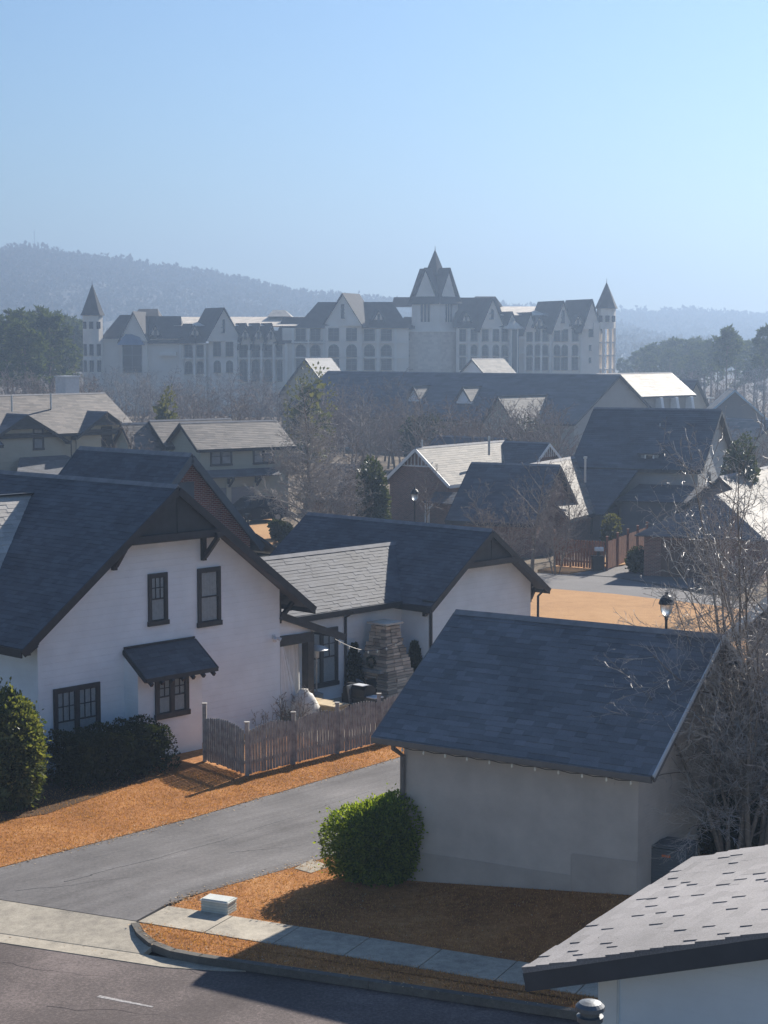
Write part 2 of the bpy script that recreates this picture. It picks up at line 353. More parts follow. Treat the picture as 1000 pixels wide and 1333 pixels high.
def gable(root, ax, a0, a1, b0, b1, ze, zr, wall, roof, trim, ov=0.45, og=0.45, jerk=None, zb=-0.6, ex=0.15, tabs=(0.18, 0.42), fas=0.2,
          thick=0.07, walls=True, mbr=None, mbf=None, mbw=None, slopes=(1, 1), og0=None):
    """ridge along the first axis from a0 to a1; b0..b1 wall to wall; ze = wall-top height at the walls, zr = ridge.
    jerk: (drop, setback) of a clipped gable at the a1 end. Adds to the given meshes or builds wall / roof / fascia parts."""
    A = Ax(ax); bc = (b0 + b1) / 2; hw = (b1 - b0) / 2; k = (zr - ze) / hw; og0 = og if og0 is None else og0
    eL, eR = b0 - ov, b1 + ov; zo = ze - k * ov; x0, x1 = a0 - og0, a1 + og
    own = mbr is None
    mbr = mbr or MB(); mbf2 = mbf or MB(); mbw2 = mbw or MB()
    if jerk: zj = zr - jerk[0]; dj = jerk[0] / k; jl, jr = bc - dj, bc + dj
    for i, (e, s) in enumerate(((eL, -1), (eR, 1))):
        if slopes[i]: slope(mbr, [A(x0, e, zo), A(x1, e, zo), A(x1, bc, zr), A(x0, bc, zr)], ex, tabs, thick=thick)
    if jerk:
        pn = MB(); q = thick * 1.5
        pn.prism([A(x1 - .05, jl + .02, zj - q), A(x1 - .05, jr - .02, zj - q), A(x1 - .05, bc, zr - q)], A(-.06, 0, 0) - A(0, 0, 0))
        for i in (0,):
            b_ = bc + i * dj / 5; pn.prism([A(x1 - .05, b_ - .02, zj - q), A(x1 - .05, b_ + .02, zj - q), A(x1 - .05, b_ + .02, zr - q - (abs(i * dj / 5) + .05) * k), A(x1 - .05, b_ - .02, zr - q - (abs(i * dj / 5) + .05) * k)], A(.018, 0, 0) - A(0, 0, 0))
        pn.prism([A(x1 - .11, jl, zj - q), A(x1 - .11, jr, zj - q), A(a1, jr, zj - q), A(a1, jl, zj - q)], (0, 0, .03))
        pn.build('gable_panel', M['clad'], root)
    xe = x1; q = x0; cpm = MB()
    while q < xe - 0.05:
        q2 = min(q + 0.22, xe); cpm.prism([A(q, bc - 0.12, zr - 0.12 * k + 0.03), A(q, bc, zr + 0.055), A(q, bc + 0.12, zr - 0.12 * k + 0.03), A(q, bc, zr - 0.05)], A(q2, 0, 0) - A(q, 0, 0)); q = q2
    cpm.build('ridge_cap', M['cap'], root)
    # fascia boards stand proud of the slab
    t = thick + 0.012
    def brd(p, q_, w=0.04): mbf2.bar(p - Vector((0, 0, fas / 2 + 0.015)), q_ - Vector((0, 0, fas / 2 + 0.015)), w, fas)
    for e, s in ((eL, -1), (eR, 1)):
        brd(A(x0, e + s * 0.022, zo), A(x1, e + s * 0.022, zo))
        for x, sg in ((x0, -1), (x1, 1)):
            brd(A(x + sg * 0.022, e, zo), A(x + sg * 0.022, bc, zr))
    if jerk: brd(A(x1 + 0.0, jl + 0.02, zj - .05), A(x1 + 0.0, jr - 0.02, zj - .05), .08)
    if walls:
        d = thick / math.cos(math.atan(k)) + 0.02
        if jerk: pg = [(b0, zb), (b1, zb), (b1, ze - d), (jr, zj - d), (jl, zj - d), (b0, ze - d)]
        else: pg = [(b0, zb), (b1, zb), (b1, ze - d), (bc, zr - d), (b0, ze - d)]
        mbw2.prism([A(a0, b, z) for b, z in pg], A(a1, 0, 0) - A(a0, 0, 0))
        if mbw is None: mbw2.build('wall', wall, root)
    if own: mbr.build('roof', roof, root)
    if mbf is None: mbf2.build('fascia', trim, root)

FACE = {'u': (Vector((0, 1, 0)), Vector((1, 0, 0))), '-v': (Vector((1, 0, 0)), Vector((0, -1, 0))), '-u': (Vector((0, 1, 0)), Vector((-1, 0, 0))), 'v': (Vector((1, 0, 0)), Vector((0, 1, 0)))}
def window(root, face, c, w, h, trim, sashes=1, cols=2, rows=2, curtains=True, glass=None, simple=False, tw=0.1, upper_only=True):
    """window centred at c on a wall facing 'u' or '-v': casing, sash and muntins (frame) with its pane as a sub-part"""
    ax, n = FACE[face]; c = Vector(c); z = Vector((0, 0, 1))
    def bx(mb, x0, x1, z0, z1, d0, d1):
        mb.prism([c + ax * x0 + z * z0 + n * d0, c + ax * x1 + z * z0 + n * d0, c + ax * x1 + z * z1 + n * d0, c + ax * x0 + z * z1 + n * d0], n * (d1 - d0))
    f = MB(); W, Hh = w / 2, h / 2
    bx(f, -W, W, Hh - tw, Hh, 0, 0.05); bx(f, -W - 0.03, W + 0.03, -Hh - 0.03, -Hh + tw, 0, 0.075)
    bx(f, -W, -W + tw, -Hh + tw, Hh - tw, 0, 0.05); bx(f, W - tw, W, -Hh + tw, Hh - tw, 0, 0.05)
    iw = (w - 2 * tw - (sashes - 1) * tw) / sashes
    for i in range(sashes):
        x0 = -W + tw + i * (iw + tw); x1 = x0 + iw
        if i: bx(f, x0 - tw, x0, -Hh + tw, Hh - tw, 0, 0.048)
        b = 0.035
        for (za, zb, d) in ((-Hh + tw, 0.02, 0.028), (-0.02, Hh - tw, 0.04)):
            bx(f, x0, x1, za, za + b, 0.012, d); bx(f, x0, x1, zb - b, zb, 0.012, d)
            bx(f, x0, x0 + b, za + b, zb - b, 0.012, d); bx(f, x1 - b, x1, za + b, zb - b, 0.012, d)
        if not simple:
            for k in range(1, cols): q = x0 + (x1 - x0) * k / cols; bx(f, q - 0.013, q + 0.013, 0.015, Hh - tw - b, 0.016, 0.034)
            for k in range(1, rows): q = (Hh - tw) * k / rows; bx(f, x0 + b, x1 - b, q - 0.013, q + 0.013, 0.017, 0.033)
    fo = f.build('window', trim, root)
    g = MB(); bx(g, -W + tw * 0.5, W - tw * 0.5, -Hh + tw * 0.5, Hh - tw * 0.5, 0.002 if simple else 0.019, 0.011 if simple else 0.022)
    g.build('pane', glass or (M['glass'] if simple else M['clear']), fo)
    if curtains and not simple:
        r = MB(); bx(r, -W + 0.02, W - 0.02, -Hh + 0.02, Hh - 0.02, 0.001, 0.003); r.build('dark_interior', M['room'], fo)
        q = MB()
        for i in range(sashes):
            x0 = -W + tw + i * (iw + tw); x1 = x0 + iw; nf = 16
            for (ca, cb) in ((0.0, 1.0),) if sashes > 1 else ((0.05, 0.95),):
                for k in range(nf):
                    t0 = ca + (cb - ca) * k / nf; t1 = ca + (cb - ca) * (k + 1) / nf
                    d0 = 0.007 + 0.003 * math.sin(k * 2.1); d1 = 0.007 + 0.003 * math.sin((k + 1) * 2.1)
                    zt = Hh - tw
                    P = lambda t, zz, d: c + ax * (x0 + (x1 - x0) * t) + z * zz + n * d
                    q.poly([P(t0, -Hh + tw, d0), P(t1, -Hh + tw, d1), P(t1, zt, d1), P(t0, zt, d0)])
        q.build('curtain', M['curtain'], fo)
    return fo
def bracket(mb, face, c, out=0.6, h=0.75, t=0.13):
    "timber knee brace: wall post, top arm and diagonal, c = top corner at the wall"
    ax, n = FACE[face]; c = Vector(c); z = Vector((0, 0, 1))
    mb.bar(c + n * t / 2, c + n * t / 2 - z * h, t, t, up=n)
    mb.bar(c + n * t - z * t / 2, c + n * out - z * t / 2, t, t)
    mb.bar(c + n * t - z * (h - 0.12), c + n * (out - 0.05) - z * t, t * 0.9, t * 0.9)
def downspout(mb, p, h, n, r=0.045, jog=0.35):
    "gutter outlet, offset elbow and pipe down a wall; p = top at the eave, n = outward wall direction"
    p = Vector(p); n = Vector(n); z = Vector((0, 0, 1))
    mb.tube([p, p - z * 0.12, p - n * jog - z * 0.32, p - n * jog - z * h], r, r, 8, True)

# ------------------------------------------------------------------ plants
def grow_tree(seed, H, kind='leader', r0=0.14, fine=1.0, rt=0.008, stems=5):
    rr = random.Random(seed); tr, tw = MB(), MB()
    def rot(d, ang, az):
        o = d.orthogonal().normalized(); o.rotate(Matrix.Rotation(az, 3, d)); return (d * math.cos(ang) + o * math.sin(ang)).normalized()
    def br(p, d, Ln, ra, lev, mx, spec):
        n = (9, 5, 4, 3, 2)[min(lev, 4)]; pts = [p.copy()]; dirs = [d.copy()]; dd = d.copy()
        wob = (0.05, 0.13, 0.18, 0.22, 0.25)[min(lev, 4)]
        for i in range(n):
            dd = (dd + Vector((rr.gauss(0, wob), rr.gauss(0, wob), rr.gauss(0, wob) + spec['up'][min(lev, 4)]))).normalized()
            p = p + dd * (Ln / n); pts.append(p.copy()); dirs.append(dd.copy())
        rend = max(ra * (0.25 if lev else 0.12), rt * 0.7)
        mb = tr if lev <= spec['wood'] else tw
        mb.tube(pts, max(ra, rt), rend, (8, 5, 3, 3, 3)[min(lev, 4)])
        if lev >= mx: return
        nc = max(1, int(spec['n'][lev] * fine * (1 if lev == 0 else max(0.35, min(1.3, Ln / spec['ref'][lev]))))); az = rr.uniform(0, 6.28)
        for k in range(nc):
            t = spec['t0'][lev] + (0.99 - spec['t0'][lev]) * (k + rr.random()) / nc
            q = t * n; i = min(int(q), n - 1); f = q - i
            pos = pts[i].lerp(pts[i + 1], f); az += 2.4 + rr.uniform(-0.5, 0.5)
            ang = R_(spec['ang'][lev] + rr.gauss(0, 9))
            ln = Ln * spec['ratio'][lev] * (spec['shape'](t) if lev == 0 else 1.0 - 0.45 * t) * rr.uniform(0.75, 1.2)
            br(pos, rot(dirs[i + 1], ang, az), ln, max(ra * (1 - 0.8 * t) * 0.5, rt), lev + 1, mx, spec)
    if kind == 'leader':
        S = dict(n=(46, 8, 5, 3), ang=(68, 42, 40, 40), ratio=(0.36, 0.45, 0.5, 0.55), t0=(0.13, 0.18, 0.15, 0.1), up=(0.0, 0.03, 0.03, 0.02, 0), ref=(1, H * 0.25, H * 0.1, H * 0.05), wood=0,
                 shape=lambda t: (1 - t) ** 0.75 * (0.55 + 0.45 * min(1, t * 4)) + 0.08)
        br(Vector((0, 0, -0.2)), Vector((0, 0, 1)), H, r0, 0, 4, S)
    elif kind == 'round':
        S = dict(n=(16, 8, 6, 4), ang=(48, 40, 40, 42), ratio=(0.55, 0.5, 0.5, 0.5), t0=(0.25, 0.25, 0.2, 0.1), up=(0.02, 0.05, 0.04, 0.02, 0), ref=(1, H * 0.4, H * 0.2, H * 0.1), wood=1,
                 shape=lambda t: 1.0 - 0.6 * t)
        br(Vector((0, 0, -0.2)), Vector((0, 0, 1)), H * 0.85, r0, 0, 4, S)
    elif kind == 'vase':
        S = dict(n=(13, 8, 7, 4), ang=(38, 44, 42, 42), ratio=(0.5, 0.46, 0.48, 0.5), t0=(0.18, 0.15, 0.1, 0.1), up=(0.03, 0.03, 0.01, -0.02, -0.03), ref=(1, H * 0.3, H * 0.15, H * 0.07), wood=1,
                 shape=lambda t: 1.0 - 0.55 * t)
        for k in range(stems):
            a = 6.28 * k / stems + rr.uniform(-0.4, 0.4); ti = R_(rr.uniform(8, 24))
            d = Vector((math.sin(ti) * math.cos(a), math.sin(ti) * math.sin(a), math.cos(ti)))
            br(Vector((0.18 * math.cos(a), 0.18 * math.sin(a), -0.2)), d, H * rr.uniform(0.8, 1.05), r0 * rr.uniform(0.7, 1.1), 0, 4, S)
    return tr, tw
def plant_meshes(trunk_mb, crown_mb, tm, cm): return trunk_mb.mesh('trunk', tm, True, uv=False), crown_mb.mesh('crown', cm, False, uv=False)
def put_plant(meshes, loc, rz, sc, label, cat='tree', group=None, name='bare_tree', names=('trunk', 'crown')):
    t = thing(name, loc, rz, label, cat, group); t.scale = (sc, sc, sc) if not hasattr(sc, '__len__') else sc
    for me, n in zip(meshes, names):
        o = bpy.data.objects.new(n, me); col.objects.link(o); o.parent = t
    return t
def leaf(mb, p, d, size, rr, wide=0.5):
    d = d.normalized(); s = d.orthogonal().normalized(); s.rotate(Matrix.Rotation(rr.uniform(0, 6.28), 3, d)); m = p + d * size * 0.5
    n = d.cross(s) * size * 0.12
    mb.add([p, m + s * size * wide * 0.5 + n, p + d * size, m - s * size * wide * 0.5 + n], [(0, 1, 2, 3)])
def shrub_mesh(seed, rx, ry, h, n, size, lumps=9, base=0.0):
    "leaf-sized faces through the outer part of a lumpy volume; upper leaves lean outward"
    rr = random.Random(seed); mb = MB(); L = []
    for i in range(lumps):
        a = rr.uniform(0, 6.28); e = rr.uniform(-0.1, 1.0); L.append((Vector((math.cos(a) * math.cos(e), math.sin(a) * math.cos(e), math.sin(e))), rr.uniform(-0.16, 0.24)))
    for i in range(n):
        d = Vector((rr.gauss(0, 1), rr.gauss(0, 1), rr.gauss(0, 1))).normalized()
        if d.z < 0: q = (1 - abs(d.z) ** 3) ** .33 / max(.05, (1 - d.z * d.z) ** .5); d = Vector((d.x * q, d.y * q, d.z))
        k = 1.0
        for q, a in L:
            c = d.dot(q)
            if c > 0.6: k += a * ((c - 0.6) / 0.4) ** 1.2
        k *= 1 - abs(rr.gauss(0, 0.13)) + (rr.uniform(.05, .2) if rr.random() < 0.06 else 0)
        p = Vector((d.x * rx * k, d.y * ry * k, h / 2 + base + d.z * h / 2 * k))
        if p.z < 0.02: p.z = rr.uniform(0.02, 0.2)
        ld = (d + Vector((rr.gauss(0, 0.6), rr.gauss(0, 0.6), rr.gauss(0.25, 0.6))))
        leaf(mb, p, ld, size * rr.uniform(0.6, 1.25), rr, .62)
        if i % 5 == 0: q = rr.uniform(.5, .8); leaf(mb, Vector((p.x * q, p.y * q, base + .04 + (p.z - base) * (q + .12))), Vector((rr.gauss(0, 1), rr.gauss(0, 1), rr.gauss(0, 1))), size * 3.2, rr, .8)
    return mb
def stems_mesh(seed, rx, ry, h, n=26):
    rr = random.Random(seed); mb = MB()
    for i in range(n):
        a = rr.uniform(0, 6.28); q = rr.uniform(0.2, 0.85)
        p = Vector((0.12 * math.cos(a), 0.12 * math.sin(a), 0)); e = Vector((rx * q * math.cos(a), ry * q * math.sin(a), h * rr.uniform(0.5, 0.9)))
        mid = p.lerp(e, 0.5) + Vector((rr.uniform(-.1, .1), rr.uniform(-.1, .1), h * 0.08)); mb.tube([p, mid, e], 0.018, 0.005, 4)
    return mb
def pine_meshes(seed, H, crown0=0.45, wide=0.2, clumps=70, needles=34, nl=0.55):
    rr = random.Random(seed); t, c = MB(), MB()
    pts = [Vector((0, 0, -0.3))]; x = y = 0
    for i in range(1, 9): x += rr.gauss(0, 0.06); y += rr.gauss(0, 0.06); pts.append(Vector((x, y, H * i / 8)))
    t.tube(pts, H * 0.013 + 0.06, 0.04, 7)
    for i in range(clumps):
        q = crown0 + (1 - crown0) * rr.random() ** 0.85; a = rr.uniform(0, 6.28); prof = math.sin(min(1, (1 - q) / (1 - crown0) * 1.25 + 0.12) * math.pi * 0.62) + 0.08
        Lb = H * wide * prof * rr.uniform(0.35, 1.05); j = min(7, int(q * 8)); b = pts[j].lerp(pts[j + 1], q * 8 - j)
        e = b + Vector((math.cos(a) * Lb, math.sin(a) * Lb, Lb * rr.uniform(0.0, 0.45))); t.tube([b, b.lerp(e, 0.5) - Vector((0, 0, Lb * 0.06)), e], 0.03, 0.012, 3)
        for sub in range(3):
            o = e.lerp(b, sub * 0.2 * rr.random()) + Vector((rr.gauss(0, 0.16), rr.gauss(0, 0.16), rr.gauss(0, 0.14))) * H * 0.055
            for k in range(needles // 3):
                d = Vector((rr.gauss(0, 1), rr.gauss(0, 1), rr.gauss(0.35, 0.8))).normalized(); leaf(c, o, d, nl * H / 16 * rr.uniform(0.7, 1.3) * 1.5, rr, 0.3)
    return t.mesh('trunk', M['pine_bark'], True, uv=False), c.mesh('crown', M['needle'], False, uv=False)
# ------------------------------------------------------------------ ground, streets, lawns
def slab(name, pts, z1, z0, m, kind='structure'):
    b = MB(); pts = [Vector((p[0], p[1], 0)) for p in pts]
    a = sum(pts[i].x * pts[(i + 1) % len(pts)].y - pts[(i + 1) % len(pts)].x * pts[i].y for i in range(len(pts)))
    if a < 0: pts.reverse()
    b.prism([Vector((p.x, p.y, z0)) for p in pts], Vector((0, 0, z1 - z0)))
    return tag(b.build(name, m), kind=kind)
def gp(x, y, z=0.0): p = atz(x, y, z); return (p.x, p.y)
g = MB(); nx, ny = 44, 60
X = [-1250 + 2500 * i / nx for i in range(nx + 1)]; Y = [-60 + 2100 * (j / ny) ** 1.6 for j in range(ny + 1)]
g.add([(x, y, -0.22) for y in Y for x in X], [(j * (nx + 1) + i, j * (nx + 1) + i + 1, (j + 1) * (nx + 1) + i + 1, (j + 1) * (nx + 1) + i) for j in range(ny) for i in range(nx)])
tag(g.build('ground', M['ground']), kind='structure')

SD = Vector((0.925, -0.38, 0)); SN = Vector((-0.38, -0.925, 0))          # along the street, and across it towards the viewer
C0 = Vector((-3.96, 32.83, 0))                                            # a point of the kerb line
cl = lambda t, o=0.0: C0 + SD * t + SN * o
slab('street', [cl(-40, .0), cl(60, .0), cl(60, 12), cl(-40, 12)], -0.15, -0.21, M['street'])
slab('gutter', [cl(-40, -0.02), cl(.2, -0.02), cl(1.5, .05), cl(1.1, .2), cl(.0, .45), cl(-40, .45)], -0.138, -0.21, M['concrete'])
# worn painted dash
d0, d1 = Vector((*gp(128, 1297, -.15), 0)), Vector((*gp(199, 1311, -.15), 0)); sd = (d1 - d0).normalized(); sn = Vector((-sd.y, sd.x, 0)) * 0.05
slab('road_marking', [d0 - sn, d1 - sn * 0.5, d1 + sn * 0.6, d0 + sn], -0.146, -0.152, mat('worn_white_paint', (0.34, 0.32, 0.31), 0.8, 0.5, 18))
# driveway apron of concrete, sloping from the alley to the gutter
ap = MB(); rowA = [Vector(p) for p in ((-16, 39.75, 0.0), (-8.03, 36.06, 0.0), (-5.0, 34.67, 0.0))]; rowB = [cl(-12.5), cl(-3.9), cl(-0.75, -0.02)]
for i in range(2):
    ap.prism([rowA[i], rowA[i + 1], Vector((rowB[i + 1].x, rowB[i + 1].y, -.13)), Vector((rowB[i].x, rowB[i].y, -.13))], (0, 0, -0.1))
ap.prism([rowA[2], Vector((-4.78, 34.35, 0)), Vector((-4.45, 33.35, -.02)), Vector((rowB[2].x, rowB[2].y, -.13))], (0, 0, -0.1))
tag(ap.build('apron', M['concrete']), kind='structure')
alley = [(-16, 39.7), (-12.5, 41.2), (-10.2, 37.55), gp(0, 1130), (-4.72, 42.5), (0.54, 49.1), (5, 54.6), (12, 63), (16.5, 59), (3.5, 44.5), (0.5, 41.1), (-1.64, 38.8), (-4.0, 36.4), (-4.55, 35.7), (-5.0, 34.7), (-8.03, 36.1)]
alley = [(-16, 39.75), (-12.6, 42.6), (-9.4, 37.7), (-8.53, 38.34), (-4.72, 42.5), (0.54, 49.1), (5, 54.6), (12, 63), (16.5, 59), (3.5, 44.5), (0.5, 41.1), (-1.64, 38.8), (-4.0, 36.4), (-4.55, 35.7), (-5.0, 34.68), (-8.03, 36.08)]
slab('alley', [(-16, 39.77), (-9.4, 37.6), (-8.53, 38.34), (-4.72, 42.5), (0.54, 49.1), (5, 54.6), (12, 63), (16.5, 59), (3.5, 44.5), (0.5, 41.1), (-1.64, 38.8), (-4.0, 36.4), (-4.55, 35.7), (-5.0, 34.69), (-8.03, 36.08)], 0.006, -0.21, M['alley'])
# patched seam along the alley
sm = MB(); pts = [Vector((*gp(x, y, .006), .012)) for x, y in ((85, 1147), (120, 1139), (160, 1128), (200, 1119), (240, 1107), (290, 1093), (330, 1080), (380, 1065), (425, 1048), (480, 1030))]
sm.tube([p + Vector((rng.uniform(-.05, .05), rng.uniform(-.05, .05), -0.012)) for p in pts for _ in (0, 1)], 0.014, 0.01, 5)
rk = random.Random(12)
for x0, y0, x1, y1 in ((20, 1160, 190, 1140), (300, 1110, 395, 1100), (0, 1255, 150, 1272), (60, 1310, 240, 1325), (330, 1040, 470, 1010), (200, 1245, 330, 1290)):
    zz = .006 if y0 < 1200 else -.15; q0, q1 = Vector((*gp(x0, y0, zz), zz)), Vector((*gp(x1, y1, zz), zz)); n_ = 14; jx = 0; pp = []
    for i in range(n_): jx = jx * .6 + rk.uniform(-.07, .07); pp.append(q0.lerp(q1, i / (n_ - 1)) + Vector((jx * .5, jx, -.004)))
    sm.tube(pp, .009, .005, 4)
tag(sm.build('crack_seal', mat('dark_tar', (0.03, 0.03, 0.032), 0.5, 0.2, 5)), kind='structure')
# kerb: rounded nose at the driveway, then straight
kb = MB(); cv = [Vector((-5.0, 34.55, 0)), Vector((-4.82, 34.0, 0)), Vector((-4.5, 33.4, 0)), Vector((-4.05, 32.95, 0))] + [cl(t, -0.02) for t in (0.5, 2, 4, 8, 12, 20, 40)]
for i in range(len(cv) - 1):
    a, b = cv[i], cv[i + 1]; kb.bar(a + Vector((0, 0, -.06)), b + (b - a).normalized() * (0.02 if i < 5 else -0.01) + Vector((0, 0, -.06)), 0.16, 0.15)
tag(kb.build('kerb', M['kerb']), kind='structure')
# pavement of separate flags
S0, S1 = Vector((-4.70, 35.12, 0)), Vector((2.35, 31.78, 0)); sv = (S1 - S0).normalized(); sw = Vector((-sv.y, sv.x, 0)) * 0.56
pv_ = MB(); t = 0.0
while t < 24:
    a = S0 + sv * t; b = S0 + sv * (t + 1.52); k = rng.uniform(-.004, .004)
    pv_.prism([a - sw + Vector((0, 0, -.1)), b - sw + Vector((0, 0, -.1)), b + sw + Vector((0, 0, -.1)), a + sw + Vector((0, 0, -.1))], (0, 0, .116 + k)); t += 1.545
tag(pv_.build('pavement', M['concrete']), kind='structure')
kerbn = lambda t: cl(t, -0.10)
slab('verge', [(-4.93, 34.5), (-4.75, 34.0), (-4.42, 33.42), (-3.99, 33.0), kerbn(0.5), kerbn(26), S0 + sv * 26 - sw * 1.02, S0 - sw * 1.02], 0.0, -0.21, M['lawn'])
# garage lawn, rising to the right
def rise(x, y):
    q = Vector((x, y, 0)) - S0; n = q.dot(Vector((-sv.y, sv.x, 0))) - 0.56
    return 0.69 * max(0, min(1, (x - 0.3) / 5.2)) * max(0, min(1, n / 2.6))
lb = MB(); na, nb = 40, 26
edge = [Vector(p + (0,)) for p in [(-4.43, 35.62), (-4.0, 36.38), (-1.64, 38.78), (0.5, 41.1), (3.5, 44.5), (8, 49.6)]]
cum = [0]
for i in range(1, len(edge)): cum.append(cum[-1] + (edge[i] - edge[i - 1]).length)
def along(t):
    s = t * cum[-1]
    for i in range(1, len(edge)):
        if s <= cum[i] + 1e-6: return edge[i - 1].lerp(edge[i], (s - cum[i - 1]) / (cum[i] - cum[i - 1]))
    return edge[-1]
vs = []
for j in range(nb + 1):
    a = along((j / nb) ** 1.3); 
    for i in range(na + 1):
        b = a + sv * (26.0 * (i / na) ** 1.3); z = rise(b.x, b.y); vs.append((b.x, b.y, z + 0.002))
off = len(vs)
fs = [(j * (na + 1) + i, j * (na + 1) + i + 1, (j + 1) * (na + 1) + i + 1, (j + 1) * (na + 1) + i) for j in range(nb) for i in range(na)]
lb.add(vs, fs)
for rowi in ([i for i in range(na + 1)], [j * (na + 1) for j in range(nb + 1)]):
    for p, q in zip(rowi, rowi[1:]): lb.poly([vs[p], vs[q], (vs[q][0], vs[q][1], -.21), (vs[p][0], vs[p][1], -.21)])
tag(lb.build('lawn', M['lawn'], smooth=False), kind='structure')
slab('lawn', [(-12, 40.2), (-9.4, 37.65), (-8.55, 38.4), (-4.74, 42.56), (0.52, 49.16), (3.4, 52.7), (2.2, 54.5), (-6, 62), (-22, 50)], 0.0, -0.21, M['lawn'])
slab('patio', [(-3.0, 52.6), (-1.9, 50.8), (1.8, 54.3), (4.5, 57.5), (1.5, 62), (-4.5, 59.0)], 0.02, -0.2, M['concrete'])
slab('garage_pad', [gp(383, 1131), gp(407, 1119), gp(430, 1128), gp(405, 1137)], 0.014, -0.2, M['concrete'])
# mulch bed under the hedge
slab('flower_bed', [gp(-40, 1075), gp(60, 1060), gp(190, 1015), gp(188, 1000), gp(60, 985), gp(-40, 1000)], 0.012, -0.2, M['mulch'])
# beyond the garage: lawn, cross road, drives
slab('lawn', [(9, 56), (3.5, 70), (4.0, 85), gp(690, 764), gp(800, 773), gp(930, 788), gp(1010, 800), (22, 66), (20, 54)], 0.0, -0.22, M['lawn_far'])
slab('road', [(-26, 118), gp(330, 712), gp(560, 738), gp(700, 744), gp(800, 750), gp(1010, 790), gp(1010, 806), gp(930, 788), gp(800, 773), gp(690, 764), gp(560, 753), gp(330, 728), (-28, 112)], -0.06, -0.22, M['asphalt'])
slab('driveway', [gp(740, 747, -.05), gp(810, 736, 0), gp(838, 728), gp(900, 735), gp(905, 768, -.05), gp(800, 751, -.05)], -0.04, -0.22, M['asphalt'])
slab('driveway', [gp(305, 708), gp(350, 712), gp(345, 676), gp(325, 664), gp(285, 664)], 0.0, -0.22, M['concrete'])
slab('lawn', [gp(352, 710), gp(300, 711), gp(318, 690), gp(330, 672), gp(348, 668), gp(372, 690)], 0.03, -0.22, M['lawn_far'])
slab('lawn', [gp(700, 742), gp(742, 746), gp(812, 735), gp(838, 727), gp(815, 722), gp(730, 735)], 0.02, -0.22, M['lawn_far'])
slab('lawn', [gp(400, 735), gp(690, 757), gp(640, 790), gp(420, 790)], -0.1, -0.22, M['ground'])

# dormant grass blades on the near lawns
def inside(p, poly):
    c = False; j = len(poly) - 1
    for i in range(len(poly)):
        if (poly[i][1] > p[1]) != (poly[j][1] > p[1]) and p[0] < (poly[j][0] - poly[i][0]) * (p[1] - poly[i][1]) / (poly[j][1] - poly[i][1]) + poly[i][0]: c = not c
        j = i
    return c
gb = MB(); rg = random.Random(3)
A1 = [(-12, 40.3), (-9.4, 37.6), (-8.55, 38.36), (-4.72, 42.5), (0.52, 49.12), (3.4, 52.7), (2.6, 53.2), (-3.6, 47.6), (-6.2, 47.2), (-9.5, 44.6)]
A2 = [(-4.4, 35.65), (-4.0, 36.4), (-1.64, 38.82), (0.2, 40.7), (0.45, 37.3), (5.1, 34.6), (7.5, 36.5), (9, 31.5), (9, 29.3), (-4.2, 35.52)]
A3 = [(-4.9, 34.5), (-4.75, 34.05), (-4.42, 33.46), (-3.99, 33.03), (8, 28.1), (8, 28.6), (-4.9, 34.62)]
for poly, dens in ((A1, 620), (A2, 620), (A3, 900)):
    x0, x1 = min(p[0] for p in poly), max(p[0] for p in poly); y0, y1 = min(p[1] for p in poly), max(p[1] for p in poly)
    for _ in range(int((x1 - x0) * (y1 - y0) * dens)):
        p = (rg.uniform(x0, x1), rg.uniform(y0, y1))
        if not inside(p, poly): continue
        p = (p[0] + rg.gauss(0, .05), p[1] + rg.gauss(0, .05)); z = rise(*p) if poly is A2 else 0.0; a = rg.uniform(0, 6.28); h = rg.uniform(0.02, 0.055); le = rg.uniform(0, 0.05); w = rg.uniform(.005, .011)
        b = Vector((p[0], p[1], z - 0.004)); s_ = Vector((math.cos(a), math.sin(a), 0)) * w; q = rg.uniform(0, 6.28)
        gb.add([b - s_, b + s_, b + Vector((le * math.cos(q), le * math.sin(q), h))], [(0, 1, 2)])
tag(gb.build('grass', M['grassblade'], uv=False), kind='stuff')
lf_ = MB()
E1 = [(-8.55, 38.36), (-4.72, 42.5), (0.52, 49.12)]; E2 = [(-4.4, 35.65), (-4.0, 36.4), (-1.64, 38.82), (0.2, 40.7)]; E3 = [(-4.9, 34.55), (-4.45, 33.5), (-0.5, 31.55), (4, 29.75)]; E4 = [(-7.9, 34.7), (-4.6, 33.3)]
for E, n_, sg in ((E1, 700, .16), (E2, 420, .14), (E3, 260, .12), (E4, 90, .25)):
    for _ in range(n_):
        i = rg.randrange(len(E) - 1); k = rg.random(); a, b = E[i], E[i + 1]; x = a[0] + (b[0] - a[0]) * k + rg.gauss(0, sg); y = a[1] + (b[1] - a[1]) * k + rg.gauss(0, sg)
        z = -.135 if E is E4 else .02; c = Vector((x, y, z)); q = rg.uniform(0, 6.28); s_ = rg.uniform(.012, .035); d_ = Vector((math.cos(q), math.sin(q), rg.uniform(-.3, .5))) * s_; e_ = Vector((-math.sin(q), math.cos(q), rg.uniform(-.3, .3))) * s_ * .6
        lf_.add([c - d_, c - e_, c + d_, c + e_], [(0, 1, 2, 3)])
